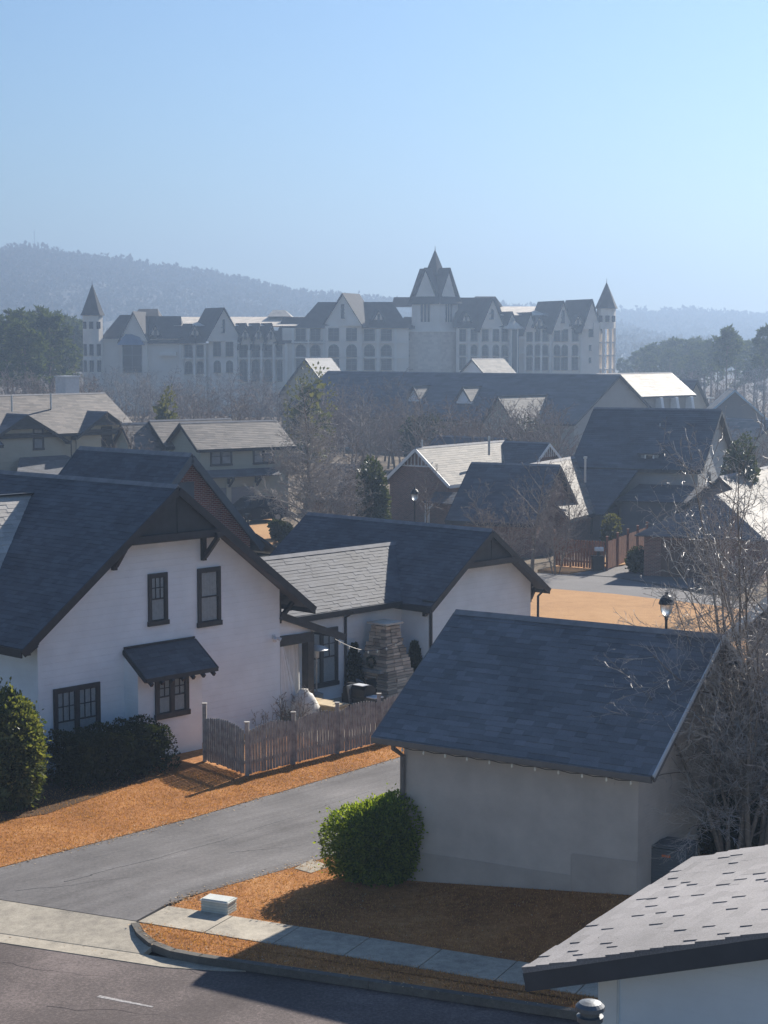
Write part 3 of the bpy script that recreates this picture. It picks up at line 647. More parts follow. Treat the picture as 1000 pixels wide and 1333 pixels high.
for poly, n_ in ((A1, 700), (A2, 900)):
    x0, x1 = min(p[0] for p in poly), max(p[0] for p in poly); y0, y1 = min(p[1] for p in poly), max(p[1] for p in poly)
    for _ in range(n_ * 2):
        p = (rg.uniform(x0, x1), rg.uniform(y0, y1))
        if not inside(p, poly): continue
        c = Vector((p[0], p[1], (rise(*p) if poly is A2 else 0) + .03)); q = rg.uniform(0, 6.28); s_ = rg.uniform(.012, .032); d_ = Vector((math.cos(q), math.sin(q), rg.uniform(-.4, .6))) * s_; e_ = Vector((-math.sin(q), math.cos(q), rg.uniform(-.3, .3))) * s_ * .6
        lf_.add([c - d_, c - e_, c + d_, c + e_], [(0, 1, 2, 3)])
tag(lf_.build('fallen_leaves', mat_leaf('dry_leaves', (0.16, 0.09, 0.045), (0.55, 0.42, 0.28), 0.7, 0.15), uv=False), kind='stuff')

# utility pedestal: low vented box on the lawn
ub = thing('utility_box', (atz(285, 1186).x, atz(285, 1186).y, 0.0), R_(-24), 'pale green grey louvred utility box on the lawn beside the pavement', 'utility box')
b = MB(); b.box2((-.30, -.17, -.05), (.30, .17, .23)); 
for i in range(4): b.box2((-.315, -.185, .01 + i * .057), (.315, .185, .046 + i * .057))
b.build('housing', mat('grey_green_plastic', (0.50, 0.52, 0.47), 0.6, 0.1, 5), ub)
b = MB(); b.prism([(-.33, -.2, .235), (.33, -.2, .235), (.33, .2, .235), (-.33, .2, .235)], (0, 0, .03)); b.prism([(-.30, -.17, .265), (.30, -.17, .265), (.30, .17, .265), (-.30, .17, .265)], (0, 0, .018))
b.build('lid', mat('pale_plastic_lid', (0.62, 0.63, 0.58), 0.5, 0.08, 5), ub)
# ------------------------------------------------------------------ house helpers that need a roof plane
def on_slope(fr, x, y, z0, k, b0):
    "sight line met with the roof plane z = z0 + k (v - b0)"
    r = Vector(ray(x, y)); c = Vector((0, 0, CAMH)); lv = lambda p: (p - fr.o).dot(fr.v)
    f = lambda t: (c.z + r.z * t) - (z0 + k * (lv(c + r * t) - b0))
    t0, t1 = 0.0, 1.0; a, b = f(t0), f(t1); t = -a / (b - a); return fr.loc(c + r * t)
def cross_dormer(root, A, B, vend, roof, wall, trim, ex=0.15, tabs=(.18, .42)):
    "gabled dormer on a -v slope: ridge from A outwards, valley from A down to B, mirrored on the other side"
    m = MB(); f = MB(); w = MB(); du = B.x - A.x
    for s in (1, -1):
        slope(m, [Vector((A.x + s * du, vend, B.z)), Vector((A.x + s * du, B.y, B.z)), Vector((A.x, A.y, A.z)), Vector((A.x, vend, A.z))], ex, tabs)
        f.bar((A.x + s * du, vend - .02, B.z - .1), (A.x, vend - .02, A.z - .1), .04, .2)
    f.bar((A.x, vend, A.z + .02), (A.x, A.y, A.z + .02), .2, .05)
    w.prism([(A.x - du * .9, vend + .3, B.z - 1.2), (A.x + du * .9, vend + .3, B.z - 1.2), (A.x + du * .9, vend + .3, B.z - .05), (A.x, vend + .3, A.z - .2), (A.x - du * .9, vend + .3, B.z - .05)], (0, (B.y - vend) * 0.5, 0))
    d = w.build('dormer', wall, root); m.build('dormer_roof', roof, d); f.build('dormer_fascia', trim, d)
    return d

# ================================================================== white house
FW = Fr(atz(365, 945), 43.2)
W = house('white_house', FW, 'large white house with charcoal shingle roofs, dark trim and a courtyard behind the picket fence')
KW = 0.742; WZE, WZR = 4.33, 7.63
rf, fa, wl = MB(), MB(), MB()
gable(W, 'u', -17, 0, -8.9, 0, WZE, WZR, None, None, None, ov=.9, og=.6, jerk=(1.25, .95), mbr=rf, mbf=fa, mbw=wl, thick=.09, fas=.22)
gable(W, 'u', -8.6, -.5, 7.35, 12.85, 3.26, 5.25, None, None, None, ov=.45, og=.5, jerk=(.95, .8), mbr=rf, mbf=fa, mbw=wl, thick=.09, fas=.2)
wl.build('wall', M['white'], W); rf.build('roof', M['roof'], W); fa.build('fascia', M['trim'], W)
r2, f2, w2 = MB(), MB(), MB()
gable(W, 'v', .15, 9.6, -5.75, -1.75, 3.24, 4.60, None, None, None, ov=.35, og=0, mbr=r2, mbf=f2, mbw=w2)
w2.build('wall', M['white'], W); r2.build('roof', M['roof'], W); f2.build('fascia', M['trim'], W)
# bump-out and its awning
b = MB(); b.prism([(0, -5.99, -.5), (.6, -5.99, -.5), (.6, -5.99, 2.56), (0, -5.99, 2.98)], (0, 2.33, 0)); bo = b.build('bay', M['white'], W)
b = MB(); slope(b, [Vector((1.0, -6.0, 2.40)), Vector((1.0, -3.42, 2.40)), Vector((.0, -3.42, 3.13)), Vector((.0, -6.0, 3.13))], thick=.06)
aw = b.build('bay_roof', M['roof'], bo)
b = MB()
b.bar((1.02, -6.02, 2.35), (1.02, -3.40, 2.35), .035, .12)
for v in (-6.02, -3.40): b.bar((1.0, v, 2.34), (0, v, 3.06), .04, .14)
for i in range(7): v = -5.85 + i * .38; b.bar((.55, v, 2.58), (1.06, v, 2.21), .07, .1)
b.bar((.03, -6.0, 3.16), (.03, -3.42, 3.16), .05, .05); b.build('bay_trim', M['trim'], bo)
window(bo, 'u', (.6, -4.78, 1.73), 1.22, 1.2, M['trim'], 2, 2, 2, tw=.12)
window(W, 'u', (0, -7.64, 1.40), 1.56, 1.86, M['trim'], 2, 3, 2, tw=.11)
window(W, 'u', (0, -4.76, 4.42), .70, 1.46, M['trim'], 1, 3, 2, tw=.10)
window(W, 'u', (0, -2.84, 4.29), .88, 1.70, M['trim'], 1, 1, 1, tw=.11)
def brk(*a):
    b = MB(); bracket(b, *a); b.build('bracket', M['trim'], W)
p = FW.pu(147, 742); brk('u', (0, p.y, p.z + .78), .62, .78)
p = FW.pu(263, 692); brk('u', (0, p.y, 6.22), .75, .85)
p = FW.pu(30, 852); brk('u', (0, p.y + .1, p.z + .42), .5, .45)
p = FW.pu(366, 775); brk('v', (-.12, 0, 4.0), .85, .85)
brk('v', (-.62, 12.85, 3.1), .5, .7); brk('u', (-.5, 7.1, 3.1), .5, .55)
# cross gable on the left slope, its sunlight held in the shingle colour
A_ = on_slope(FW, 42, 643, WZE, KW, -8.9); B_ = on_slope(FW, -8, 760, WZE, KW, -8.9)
cross_dormer(W, A_, B_, B_.y - 1.6, M['roof_sunlit'], M['white'], M['trim'])
# side porch: lean-to roof, beam, post
b = MB(); slope(b, [Vector((-4.2, 2.75, 2.52)), Vector((0, 2.75, 2.52)), Vector((0, 0.02, 3.50)), Vector((-4.2, 0.02, 3.50))], thick=.08); pr = b.build('porch_roof', M['roof'], W)
b = MB(); b.bar((.03, 0.02, 3.40), (.03, 2.8, 2.40), .06, .22); b.bar((-.05, 2.77, 2.45), (-4.2, 2.77, 2.45), .05, .16); b.bar((-.14, .02, 2.58), (-.14, 1.5, 2.58), .2, .3); b.build('porch_beam', M['trim'], W)
b = MB(); b.box2((-.30, 1.22, 0), (-.02, 1.48, 2.44)); b.box2((-.34, 1.18, 0), (.02, 1.52, .18)); b.build('porch_post', mat('dark_timber', (.05, .045, .04), .7, .3, 6), W)
b = MB(); b.prism([(-.12, .02, 2.75), (-.12, 2.2, 2.70), (-.12, .02, 3.36)], (-.06, 0, 0)); b.box2((-2.6, .55, 0.0), (-2.48, 1.0, 2.5)); b.build('porch_panel', M['white'], W)
# wing and end-block trim
b = MB(); nu = Vector((1, 0, 0)); nv = Vector((0, 1, 0))
downspout(b, (-1.35, 4.6, 2.98), 2.9, nu, jog=.36); b.build('downspout', M['trim'], W); b = MB()
b.tube([(-.46, 7.25, 3.05), (-.44, 7.4, 2.85), (-.44, 7.42, .1)], .055, .055, 8); b.build('downspout', M['trim'], W); b = MB(); downspout(b, (-.2, 13.28, 2.98), 2.8, nv, jog=.38); b.build('downspout', M['trim'], W)
b = MB(); b.bar((-1.32, 0.3, 2.95), (-1.32, 6.9, 2.95), .1, .1); b.build('gutter', M['trim'], W)
window(W, 'u', (-1.75, 3.5, 1.45), 1.5, 1.9, M['trim'], 2, 2, 2)
b = MB(); b.tube([(.02, -.27, 2.8), (.14, -.27, 2.76)], .03, .03, 8, True)
for s in (-1, 1): b.tube([(.12, -.27 + s * .04, 2.76), (.2, -.27 + s * .13, 2.70)], .045, .065, 8, True)
b.box2((0, -.33, 2.72), (.03, -.21, 2.86)); b.build('security_light', M['pale_metal'], W)

# porch curtain, tied back
b = MB()
def cloth(pt, pb, mid, nf=18, amp=.035, rows=12):
    for j in range(rows):
        for i in range(nf):
            q = []
            for jj, ii in ((j, i), (j, i + 1), (j + 1, i + 1), (j + 1, i)):
                t = jj / rows; s = ii / nf; wdt = 1 - mid * math.sin(math.pi * min(1, t * 1.15)) ** 1.3 * (0.75)
                p = Vector(pt[0]).lerp(Vector(pt[1]), s * wdt).lerp(Vector(pb[0]).lerp(Vector(pb[1]), s * wdt), t)
                q.append(p + Vector((amp * math.sin(s * 22), amp * math.cos(s * 17 + t), 0)))
            b.poly(q)
cloth(((-.05, .03, 2.42), (-.05, .22, 2.42)), ((-.05, .03, .45), (-.05, .85, .40)), .0, amp=.02)
pc = b.build('porch_curtain', mat('white_linen', (.78, .78, .78), .9, .05, 5), None, smooth=True); pc.location = (FW.o.x, FW.o.y, 0); pc.rotation_euler.z = -R_(FW.ang)
tag(pc, 'white tied back curtain hanging in the side porch of the white house', 'curtain')
b = MB(); cloth(((-.4, .46, 2.42), (-.4, 1.2, 2.42)), ((-.4, .46, .15), (-.4, 1.22, .15)), .0)
pc2 = b.build('porch_curtain', pc.data.materials[0], None, smooth=True); pc2.location = pc.location; pc2.rotation_euler = pc.rotation_euler
tag(pc2, 'white straight curtain hanging beside the porch post of the white house', 'curtain')

# ================================================================== garage
FG = Fr(atz(526, 1147), 33)
G = house('garage', FG, 'taupe painted garage with a plain charcoal roof in the right foreground', 'garage')
M['gtrim'] = mat('taupe_trim', (.15, .135, .125), .45, .1, 5)
gable(G, 'u', 0, 5.50, 0, 6.0, 3.22 + .45 * .65, 5.48, M['tan'], M['garage_roof'], M['gtrim'], ov=.45, og=.5, fas=.13, zb=-.4)
b = MB(); q = [FG.pv(x, y, 0) for x, y in ((545, 1103), (690, 1126), (694, 1126), (748, 1105), (752, 1105), (832, 1113))]
pts = [Vector((0, -.014, -.3)), Vector((5.5, -.014, -.3)), Vector((5.5, -.014, 1.32)), Vector((4.05, -.014, 1.26)), Vector((4.05, -.014, .80)), Vector((0, -.014, .70))]
b.prism([pts[0], pts[1], Vector((5.5, -.014, .80)), pts[4], pts[5]], (0, .012, 0)); b.prism([Vector((4.05, -.014, .80)), Vector((5.5, -.014, .80)), pts[2], pts[3]], (0, .012, 0))
b.box2((2.98, -.022, -.3), (3.0, -.014, .78)); b.box2((4.03, -.022, -.3), (4.05, -.014, 1.24))
b.build('foundation', M['tan_dark'], G)
b = MB(); b.tube([(-.02, -.40, 3.12), (-.02, -.40, 3.0), (.0, -.06, 2.78), (.0, -.06, .05)], .055, .055, 8, True); b.build('downspout', M['gtrim'], G)
b = MB(); b.bar((-.5, -.50, 3.16), (6.0, -.50, 3.16), .10, .11); b.build('gutter', M['gtrim'], G)
b = MB(); ke = (5.48 - 3.22 - .45 * .65) / 3.0
for s_ in (-1, 1): b.bar((6.03, 3.0 + s_ * 3.47, 5.48 - 3.47 * ke + .0), (6.03, 3.0, 5.48 + .0), .03, .09)
b.build('drip_edge', M['pale_metal'], G)
# bulbs under the eave
t = thing('string_lights', FG.w(0, 0, 0), -R_(33), 'row of small white bulbs strung under the eave of the taupe garage', 'string lights')
b = MB(); cpt = []
for i in range(11):
    u = .25 + i * .53; cpt.append(Vector((u, -.47, 3.07)))
    if i < 10: cpt.append(Vector((u + .26, -.47, 3.04)))
b.tube(cpt, .008, .008, 4); b.build('wire', M['black'], t)
b = MB(); b.lathe((0, 0, 0), [(.010, 0), (.016, -.018), (.025, -.05), (.02, -.075), (.005, -.09)], 8); bm_ = b.mesh('bulb', M['bulb'], True)
for i in range(11):
    o = bpy.data.objects.new('bulb', bm_); col.objects.link(o); o.parent = t; o.location = (.25 + i * .53, -.47, 3.06)

# air conditioner beside the garage
t = thing('air_conditioner', atz(876, 1147, .69), R_(-27), 'dark grey air conditioning unit beside the right end of the taupe garage', 'air conditioner')
b = MB(); b.box2((-.36, -.36, -.1), (.36, .36, .74))
for i in range(11): b.box2((-.375, -.375, .06 + i * .06), (.375, .375, .09 + i * .06))
for x in (-.36, .36):
    for y in (-.36, .36): b.box2((x - .03, y - .03, 0), (x + .03, y + .03, .76))
b.build('casing', M['acgrey'], t)
b = MB(); b.box2((-.39, -.39, .765), (.39, .39, .80)); b.lathe((0, 0, .80), [(.3, 0), (.3, .02), (.26, .035), (.08, .045), (.02, .045)], 20)
for i in range(8): a = i * .785; b.bar((0, 0, .84), (.3 * math.cos(a), .3 * math.sin(a), .815), .012, .012)
b.build('fan_grille', M['acgrey'], t)
b = MB(); b.box2((-.12, -.381, .59), (.06, -.377, .635)); b.build('sticker', M['orange'], t)

# ================================================================== neighbour behind the bare tree
N_ = house('grey_house', FG, 'grey house with pale rake boards partly hidden by the bare tree beside the garage')
pA = FG.pv(941, 828, 7.2); pB = FG.pv(1004, 772, 7.2); kn = (pB.z - pA.z) / (pB.x - pA.x); hw = 4.2; un = pA.x + .45
gable(N_, 'v', 7.65, 17, un, un + 2 * hw, pA.z + .45 * kn, pA.z + (hw + .45) * kn, M['greywall'], M['roof'], M['pale_metal'], ov=.45, og=.45, og0=.45, fas=.22)
b = MB(); b.box2((un - .2, 4.2, -.3), (un + 8, 7.64, 2.4)); b.build('front_wing', M['greywall'], N_)
p0 = FG.pv(934, 994, 4.0); p1 = FG.pv(1004, 968, 4.0); k2 = (p1.z - p0.z) / (p1.x - p0.x)
b = MB(); slope(b, [Vector((p0.x, 7.6, p0.z)), Vector((p0.x, 4.0, p0.z)), Vector((p0.x + 4, 4.0, p0.z + 4 * k2)), Vector((p0.x + 4, 7.6, p0.z + 4 * k2))], thick=.06); b.build('porch_roof', M['roof_sunlit'], N_)
b = MB(); b.bar((p0.x, 3.97, p0.z - .07), (p0.x + 4, 3.97, p0.z + 4 * k2 - .07), .04, .2); b.bar((p0.x - .03, 4.0, p0.z - .03), (p0.x - .03, 7.6, p0.z - .03), .08, .1); b.build('porch_fascia', M['pale_metal'], N_)

# ================================================================== roof in the bottom right corner
oS = atd(680, 1262, 14.5); FS = Fr(oS, 31.7); ks = .325
S = house('corner_house', FS, 'near white house corner with a low weathered shingle roof at the bottom right', 'house')
zS = oS.z
L_, D_ = 3.83, 4.2
b = MB(); slope(b, [Vector((0, L_, zS)), Vector((0, 0, zS)), Vector((D_, 0, zS + D_ * ks)), Vector((D_, L_, zS + D_ * ks))], ex=.135, tabs=(.15, .36), h=.012, jit=.0062, thick=.03)
slope(b, [Vector((2 * D_, 0, zS)), Vector((2 * D_, L_, zS)), Vector((D_, L_, zS + D_ * ks)), Vector((D_, 0, zS + D_ * ks))], thick=.03)
b.build('roof', mat_shingle('weathered_grey_shingles', (.24, .226, .226), .12, .8), S)
b = MB(); nrm = Vector((-ks, 0, 1)).normalized()
for v in (.025, L_ - .025): b.prism([(0.0, v - .02, zS - .035), (D_, v - .02, zS + D_ * ks - .035), (D_, v - .02, zS + D_ * ks - .22), (.04, v - .02, zS - .19)], (0, .04, 0))
b.prism([(.0, .05, zS - .035), (.0, L_ - .05, zS - .035), (.0, L_ - .05, zS - .2), (0, .05, zS - .2)], (.03, 0, 0))
b.prism([(.05, .045, zS - .15), (.05, .40, zS - .15), (D_, .40, zS - .15 + D_ * ks), (D_, .045, zS - .15 + D_ * ks)], (0, 0, .02))
b.build('fascia', mat('blue_grey_fascia', (.055, .062, .075), .5, .15, 4), S)
b = MB(); pw = FS.pv(782, 1300, .32); u0 = pw.x
b.prism([(u0, .32, -.3), (2 * D_ - u0, .32, -.3), (2 * D_ - u0, .32, zS + u0 * ks - .2), (D_, .32, zS + D_ * ks - .2), (u0, .32, zS + u0 * ks - .2)], (0, L_ - .62, 0)); b.build('wall', M['white'], S)
b = MB(); b.box2((u0 - .012, .295, -.3), (u0 + .16, .319, zS + u0 * ks - .15)); b.box2((u0 + .163, .30, -.3), (u0 + .172, .319, zS + u0 * ks - .12)); b.build('corner_board', M['white_trim'], S)
pf = atd(768, 1333, 13.2); lf = FS.loc(pf)
b = MB(); b.box2((lf.x - .5, lf.y - .8, -.3), (lf.x + 1.2, .31, 5.3)); b.build('lower_bay', M['white'], S)
b = MB(); b.box2((lf.x - .6, lf.y - .9, 5.3), (lf.x + 1.3, .30, 5.4)); b.build('lower_bay_roof', M['roof'], S)
zf = atd(768, 1314, 13.2).z
b = MB(); b.lathe((lf.x, lf.y, 0), [(.07, 5.35), (.07, zf - .1), (.10, zf - .09), (.105, zf - .05), (.075, zf - .045), (.075, zf - .01), (.115, zf), (.112, zf + .03), (.085, zf + .055), (.04, zf + .068), (.003, zf + .072)], 20)
b.build('flue', mat('dull_flue_metal', (.16, .17, .18), .5, .2, 6, metal=.3), S, smooth=False)
# ================================================================== picket fence
def picket_fence(name, pts, h, m, label, bay=1.75, pw=.084, gap=.026, arch=.15, cat='fence', post_h=.12):
    o = Vector((pts[0][0], pts[0][1], 0)); t = thing(name, o, 0, label, cat)
    rr = random.Random(5); P = [Vector((p[0], p[1], 0)) - o for p in pts]
    for si in range(len(P) - 1):
        a, b = P[si], P[si + 1]; Ln = (b - a).length; d = (b - a) / Ln; n = Vector((d.y, -d.x, 0)); nb = max(1, round(Ln / bay)); bl = Ln / nb
        for k in range(nb + (1 if si == len(P) - 2 else 0)):
            q = a + d * (bl * k); pm = MB(); ph = h + post_h * (2.4 if si == 0 and k == 0 else 1)
            for s_ in (1,): pm.prism([q + Vector((x, y, -.2)) for x, y in ((-.055, -.055), (.055, -.055), (.055, .055), (-.055, .055))], (0, 0, ph + .2))
            pm.prism([q + Vector((x, y, ph)) for x, y in ((-.07, -.07), (.07, -.07), (.07, .07), (-.07, .07))], (0, 0, .025)); pm.build('post', m, t)
        for k in range(nb):
            q = a + d * (bl * k); f = MB(); x = .07
            for z in (.3, h * .62): f.prism([q + d * .055 - n * .02 + Vector((0, 0, z)), q + d * (bl - .055) - n * .02 + Vector((0, 0, z)), q + d * (bl - .055) - n * .06 + Vector((0, 0, z)), q + d * .055 - n * .06 + Vector((0, 0, z))], (0, 0, .09))
            while x < bl - .1:
                s = (x + pw / 2) / bl; top = h - .13 + arch * math.sin(math.pi * s) + rr.uniform(-.012, .012); j = rr.uniform(-.006, .006); le = rr.uniform(-.008, .008); z0 = rr.uniform(.02, .06)
                c = q + d * x + n * (.004 + j * .5)
                pr = [c + d * le * 0 + Vector((0, 0, z0)), c + d * pw + Vector((0, 0, z0)), c + d * (pw + le) + Vector((0, 0, top - .05)), c + d * (pw * .72 + le) + Vector((0, 0, top)), c + d * (pw * .28 + le) + Vector((0, 0, top)), c + d * le + Vector((0, 0, top - .05))]
                f.prism(pr, n * .02); x += pw + gap
            f.build('panel', m, t)
    return t
fA, fB, fC = gp(267, 991), gp(322, 1010), gp(545, 955)
picket_fence('picket_fence', [fA, fB, fC], 1.34, M['fence'], 'weathered grey wooden picket fence with arched tops in front of the white house')

# ================================================================== courtyard
cn = FW.pz(503, 911, 0)
t = thing('outdoor_fireplace', FW.w(cn.x, cn.y), -R_(43.2), 'tapering stacked stone outdoor fireplace with a flat cap in the courtyard', 'fireplace')
b = MB(); rr = random.Random(11)
lv = [(0, 1.55, 1.4), (.5, 1.5, 1.34), (.9, 1.32, 1.2), (1.35, 1.06, .98), (1.75, .86, .80), (2.1, .70, .66), (2.28, .70, .66)]
z = 0.0
def dim(zz):
    for (z0, a0, b0), (z1, a1, b1) in zip(lv, lv[1:]):
        if zz <= z1: k = (zz - z0) / (z1 - z0); return a0 + (a1 - a0) * k, b0 + (b1 - b0) * k
    return lv[-1][1:]
while z < 2.26:
    h = rr.uniform(.07, .13); a, bb = dim(z); cx = -.62; cy = .6
    for sx in range(3):
        for sy in range(3):
            if sx == 1 and sy == 1: continue
            if z < .62 and sy == 0 and sx == 1: continue
            w_ = a / 3; d_ = bb / 3; j = rr.uniform(-.04, .04)
            b.box((cx + (sx - 1) * w_ + j * .6, cy + (sy - 1) * d_ + j * .6, z + h / 2), (w_ + rr.uniform(-.01, .012), d_ + rr.uniform(-.01, .012), h - .016))
    z += h
b.box2((-.85, .4, 0), (-.4, .8, 2.2)); fs_ = b.build('chimney_stack', mat_shingle('sandstone', (.50, .40, .31), .45, .9), t)
b = MB(); b.box2((-1.06, .18, 2.40), (-.18, 1.02, 2.46)); 
for x in (-.86, -.38):
    for y in (.36, .84): b.box2((x - .05, y - .05, 2.28), (x + .05, y + .05, 2.40))
b.build('cap', mat('pale_stone', (.62, .55, .46), .8, .15, 4), t)
b = MB(); ar = [(-.36 + .0, 0)] ; ar = [(-.30, .08), (.30, .08)] + [(.30 * math.cos(q), .38 + .22 * math.sin(q)) for q in [math.pi * i / 8 for i in range(9)]]
b.prism([(-.62 + x, -.035, zz) for x, zz in ar], (0, .03, 0)); b.build('firebox', M['room'], t)
b = MB(); b.box2((-1.2, -.17, .86), (-.1, .06, .95)); b.build('mantel', M['fence'], t)
wr = MB(); rw = random.Random(2)
for i in range(260):
    a = rw.uniform(0, 6.28); leaf(wr, Vector((-.62 + .17 * math.cos(a), -.06 + rw.uniform(-.03, .03), 1.2 + .17 * math.sin(a))), Vector((rw.gauss(0, 1), rw.gauss(-.5, .5), rw.gauss(0, 1))), .07, rw)
wo = wr.build('wreath', M['hedge'], None, uv=False); wo.location = FW.w(cn.x, cn.y); wo.rotation_euler.z = -R_(43.2); tag(wo, 'small dark evergreen wreath hanging on the stone outdoor fireplace', 'wreath')

def patio_heater():
    p = FW.pz(412, 925, 0); zt = atd(412, 844, FW.w(p.x, p.y).y).z
    t = thing('patio_heater', atd(412, 843, 56.0).xy.to_3d(), 0, 'patio heater with a pale domed hood standing in the courtyard', 'patio heater')
    zt = atd(412, 843, 56.0).z
    b = MB(); b.lathe((0, 0, 0), [(.40, zt - .06), (.405, zt - .05), (.30, zt + .02), (.16, zt + .06), (.03, zt + .08)], 24); b.build('hood', M['pale_metal'], t)
    b = MB(); b.lathe((0, 0, 0), [(.22, 0), (.22, .45), (.06, .5), (.03, .52), (.03, zt - .35), (.09, zt - .33), (.10, zt - .09), (.02, zt - .06)], 16); b.build('pole', M['steel'], t)
patio_heater()
# festoon lights across the courtyard
t = thing('festoon_lights', (0, 0, 0), 0, 'festoon lights sagging from the porch to the stone fireplace', 'string lights')
pa, pm_, pb = atd(436, 832, 55.6), None, atd(521, 835, 57.6); b = MB(); bb = MB(); cp_ = []
for i in range(15):
    k = i / 14; p = pa.lerp(pb, k) - Vector((0, 0, .34 * math.sin(math.pi * k))); cp_.append(p)
    if i % 2: bb.lathe(p, [(.012, 0), (.03, -.05), (.022, -.09), (.004, -.1)], 8)
b.tube(cp_, .012, .012, 4); b.build('wire', M['black'], t); bb.build('bulb', M['bulb'], t)
# covered grill, bench, chairs
g0 = atz(468, 933, 0)
t = thing('covered_grill', g0, -R_(43), 'black covered barbecue grill with a pale side shelf behind the picket fence', 'grill')
b = MB(); b.prism([(-.5, -.28, .1), (.5, -.28, .1), (.45, .28, .1), (-.45, .28, .1)], (0, 0, .62)); b.prism([(-.46, y, z) for y, z in [(-.28, .72), (.28, .72), (.25, .92), (.1, 1.04), (-.1, 1.04), (-.25, .92)]], (.92, 0, 0)); b.build('cover', M['black'], t)
b = MB(); b.box2((.0, -.3, 1.05), (.42, .0, 1.07)); b.box2((.47, -.2, .7), (.85, .2, .73)); b.build('side_shelf', M['pale_metal'], t)
t = thing('storage_bench', atz(421, 937, 0), -R_(43), 'pale wooden storage bench in the sunny gap beside the porch post', 'bench')
b = MB(); b.box2((-.75, -.3, .08), (.75, .3, .52)); b.build('box', mat('pale_pine', (.45, .34, .20), .6, .15, 6), t)
b = MB(); b.box2((-.8, -.34, .525), (.8, .34, .57)); b.build('lid', mat('pale_pine_lid', (.55, .43, .27), .6, .15, 6), t)
def chair(p, rz, label):
    t = thing('patio_chair', p, rz, label, 'chair', 'patio chairs in the courtyard')
    b = MB(); b.box2((-.3, -.3, .34), (.3, .3, .44)); b.build('seat', M['acgrey'], t)
    b = MB(); b.prism([(-.3, .26, .44), (.3, .26, .44), (.3, .36, 1.0), (-.3, .36, 1.0)], (0, .06, 0)); b.build('backrest', M['acgrey'], t)
    for x in (-.28, .28):
        for y in (-.27, .27): b = MB(); b.box2((x - .02, y - .02, 0), (x + .02, y + .02, .34)); b.build('leg', M['black'], t)
        b = MB(); b.box2((x - .03, -.28, .6), (x + .03, .3, .63)); b.build('armrest', M['black'], t)
chair(FW.w(1.0, 2.6, .02), R_(60), 'dark patio chair standing beside the porch post'); chair(FW.w(.5, 3.5, .02), R_(110), 'dark patio chair standing nearer the stone fireplace')

# ================================================================== near shrubs
def shrub(name, label, loc, rz, mb, st, leafm, group=None, cat='shrub'):
    return put_plant((st.mesh('stems', M['bark'], True, uv=False), mb.mesh('foliage', leafm, False, uv=False)), loc, rz, 1.0, label, cat, group, name, ('stems', 'foliage'))
def two(*a): x = shrub_mesh(*a[0]); y = shrub_mesh(*a[1]); x.add(y.v, y.f); return x
shrub('evergreen_bush', 'dense glossy evergreen bush at the corner of the taupe garage', (-.07, 37.4, 0), 0, two((21, .88, .72, 1.80, 14000, .072, 16), (22, .74, .6, 1.62, 5000, .085, 8)), stems_mesh(1, .8, .7, 1.7), M['leaf'])
p = atz(22, 1062, 0); shrub('magnolia_shrub', 'tall pale-glinting magnolia shrub at the left edge in front of the white house', (p.x - .28, p.y + .8, 0), 0, two((31, .82, .85, 2.95, 5200, .115, 14), (32, .7, .7, 2.7, 2600, .12, 8)), stems_mesh(2, .8, .8, 2.8), M['magnolia'])
def hedge_mesh(seed, lx, ly, h, n, size):
    rr = random.Random(seed); mb = MB()
    for i in range(n):
        x, y, z = rr.uniform(-1, 1), rr.uniform(-1, 1), rr.uniform(0, 1); f = rr.random()
        if f < .45: z = 1 - abs(rr.gauss(0, .06))
        elif f < .75: y = rr.choice((-1, 1)) * (1 - abs(rr.gauss(0, .08)))
        else: x = rr.choice((-1, 1)) * (1 - abs(rr.gauss(0, .08)))
        bump = 1 + .06 * math.sin(x * 7 + y * 3) + .05 * math.sin(x * 13 + 1)
        k = 1 - .18 * z * z; leaf(mb, Vector((x * lx * k, y * ly * k * bump, .03 + z * h * bump)), Vector((rr.gauss(x * .6, .7), rr.gauss(y * .6, .7), rr.gauss(.5, .6))), size * rr.uniform(.6, 1.3), rr, .62)
        if i % 5 == 0: leaf(mb, Vector((rr.uniform(-.85, .85) * lx, rr.uniform(-.8, .8) * ly, rr.uniform(.1, .85) * h)), Vector((rr.gauss(0, 1), rr.gauss(0, 1), rr.gauss(0, 1))), size * 3.2, rr, .8)
    return mb
hq = FW.w(1.35, -7.55); shrub('hedge', 'low dark clipped hedge under the ground floor window of the white house', hq, math.pi / 2 - R_(43.2), hedge_mesh(41, 1.75, .85, 1.25, 9000, .075), stems_mesh(3, 1.2, .5, 1.0), M['hedge'], cat='hedge')
def cone_mesh(seed, r, h, n, size):
    rr = random.Random(seed); mb = MB()
    for i in range(n):
        z = rr.random() ** 1.3; a = rr.uniform(0, 6.28); q = r * (1 - z) ** .7 * (1 - abs(rr.gauss(0, .15))) + .03
        leaf(mb, Vector((q * math.cos(a), q * math.sin(a), z * h)), Vector((math.cos(a), math.sin(a), 1.3 + rr.gauss(0, .3))), size * rr.uniform(.6, 1.3), rr, .7)
        if i % 4 == 0: leaf(mb, Vector((q * .5 * math.cos(a), q * .5 * math.sin(a), z * h * .9)), Vector((rr.gauss(0, .5), rr.gauss(0, .5), 1)), size * 2.5, rr, .8)
    return mb
p = FW.pz(462, 912, 0); shrub('conifer', 'narrow dark conifer just left of the stone fireplace', FW.w(p.x - .5, p.y + .5), 0, cone_mesh(51, .36, 1.75, 1500, .09), stems_mesh(4, .2, .2, 1.5, 10), M['hedge'], cat='conifer')
p = FW.pz(535, 900, 0); shrub('conifer', 'narrow dark conifer just right of the stone fireplace', FW.w(p.x - .2, p.y + .4), 0, cone_mesh(52, .38, 1.6, 1500, .09), stems_mesh(5, .2, .2, 1.4, 10), M['hedge'], cat='conifer')
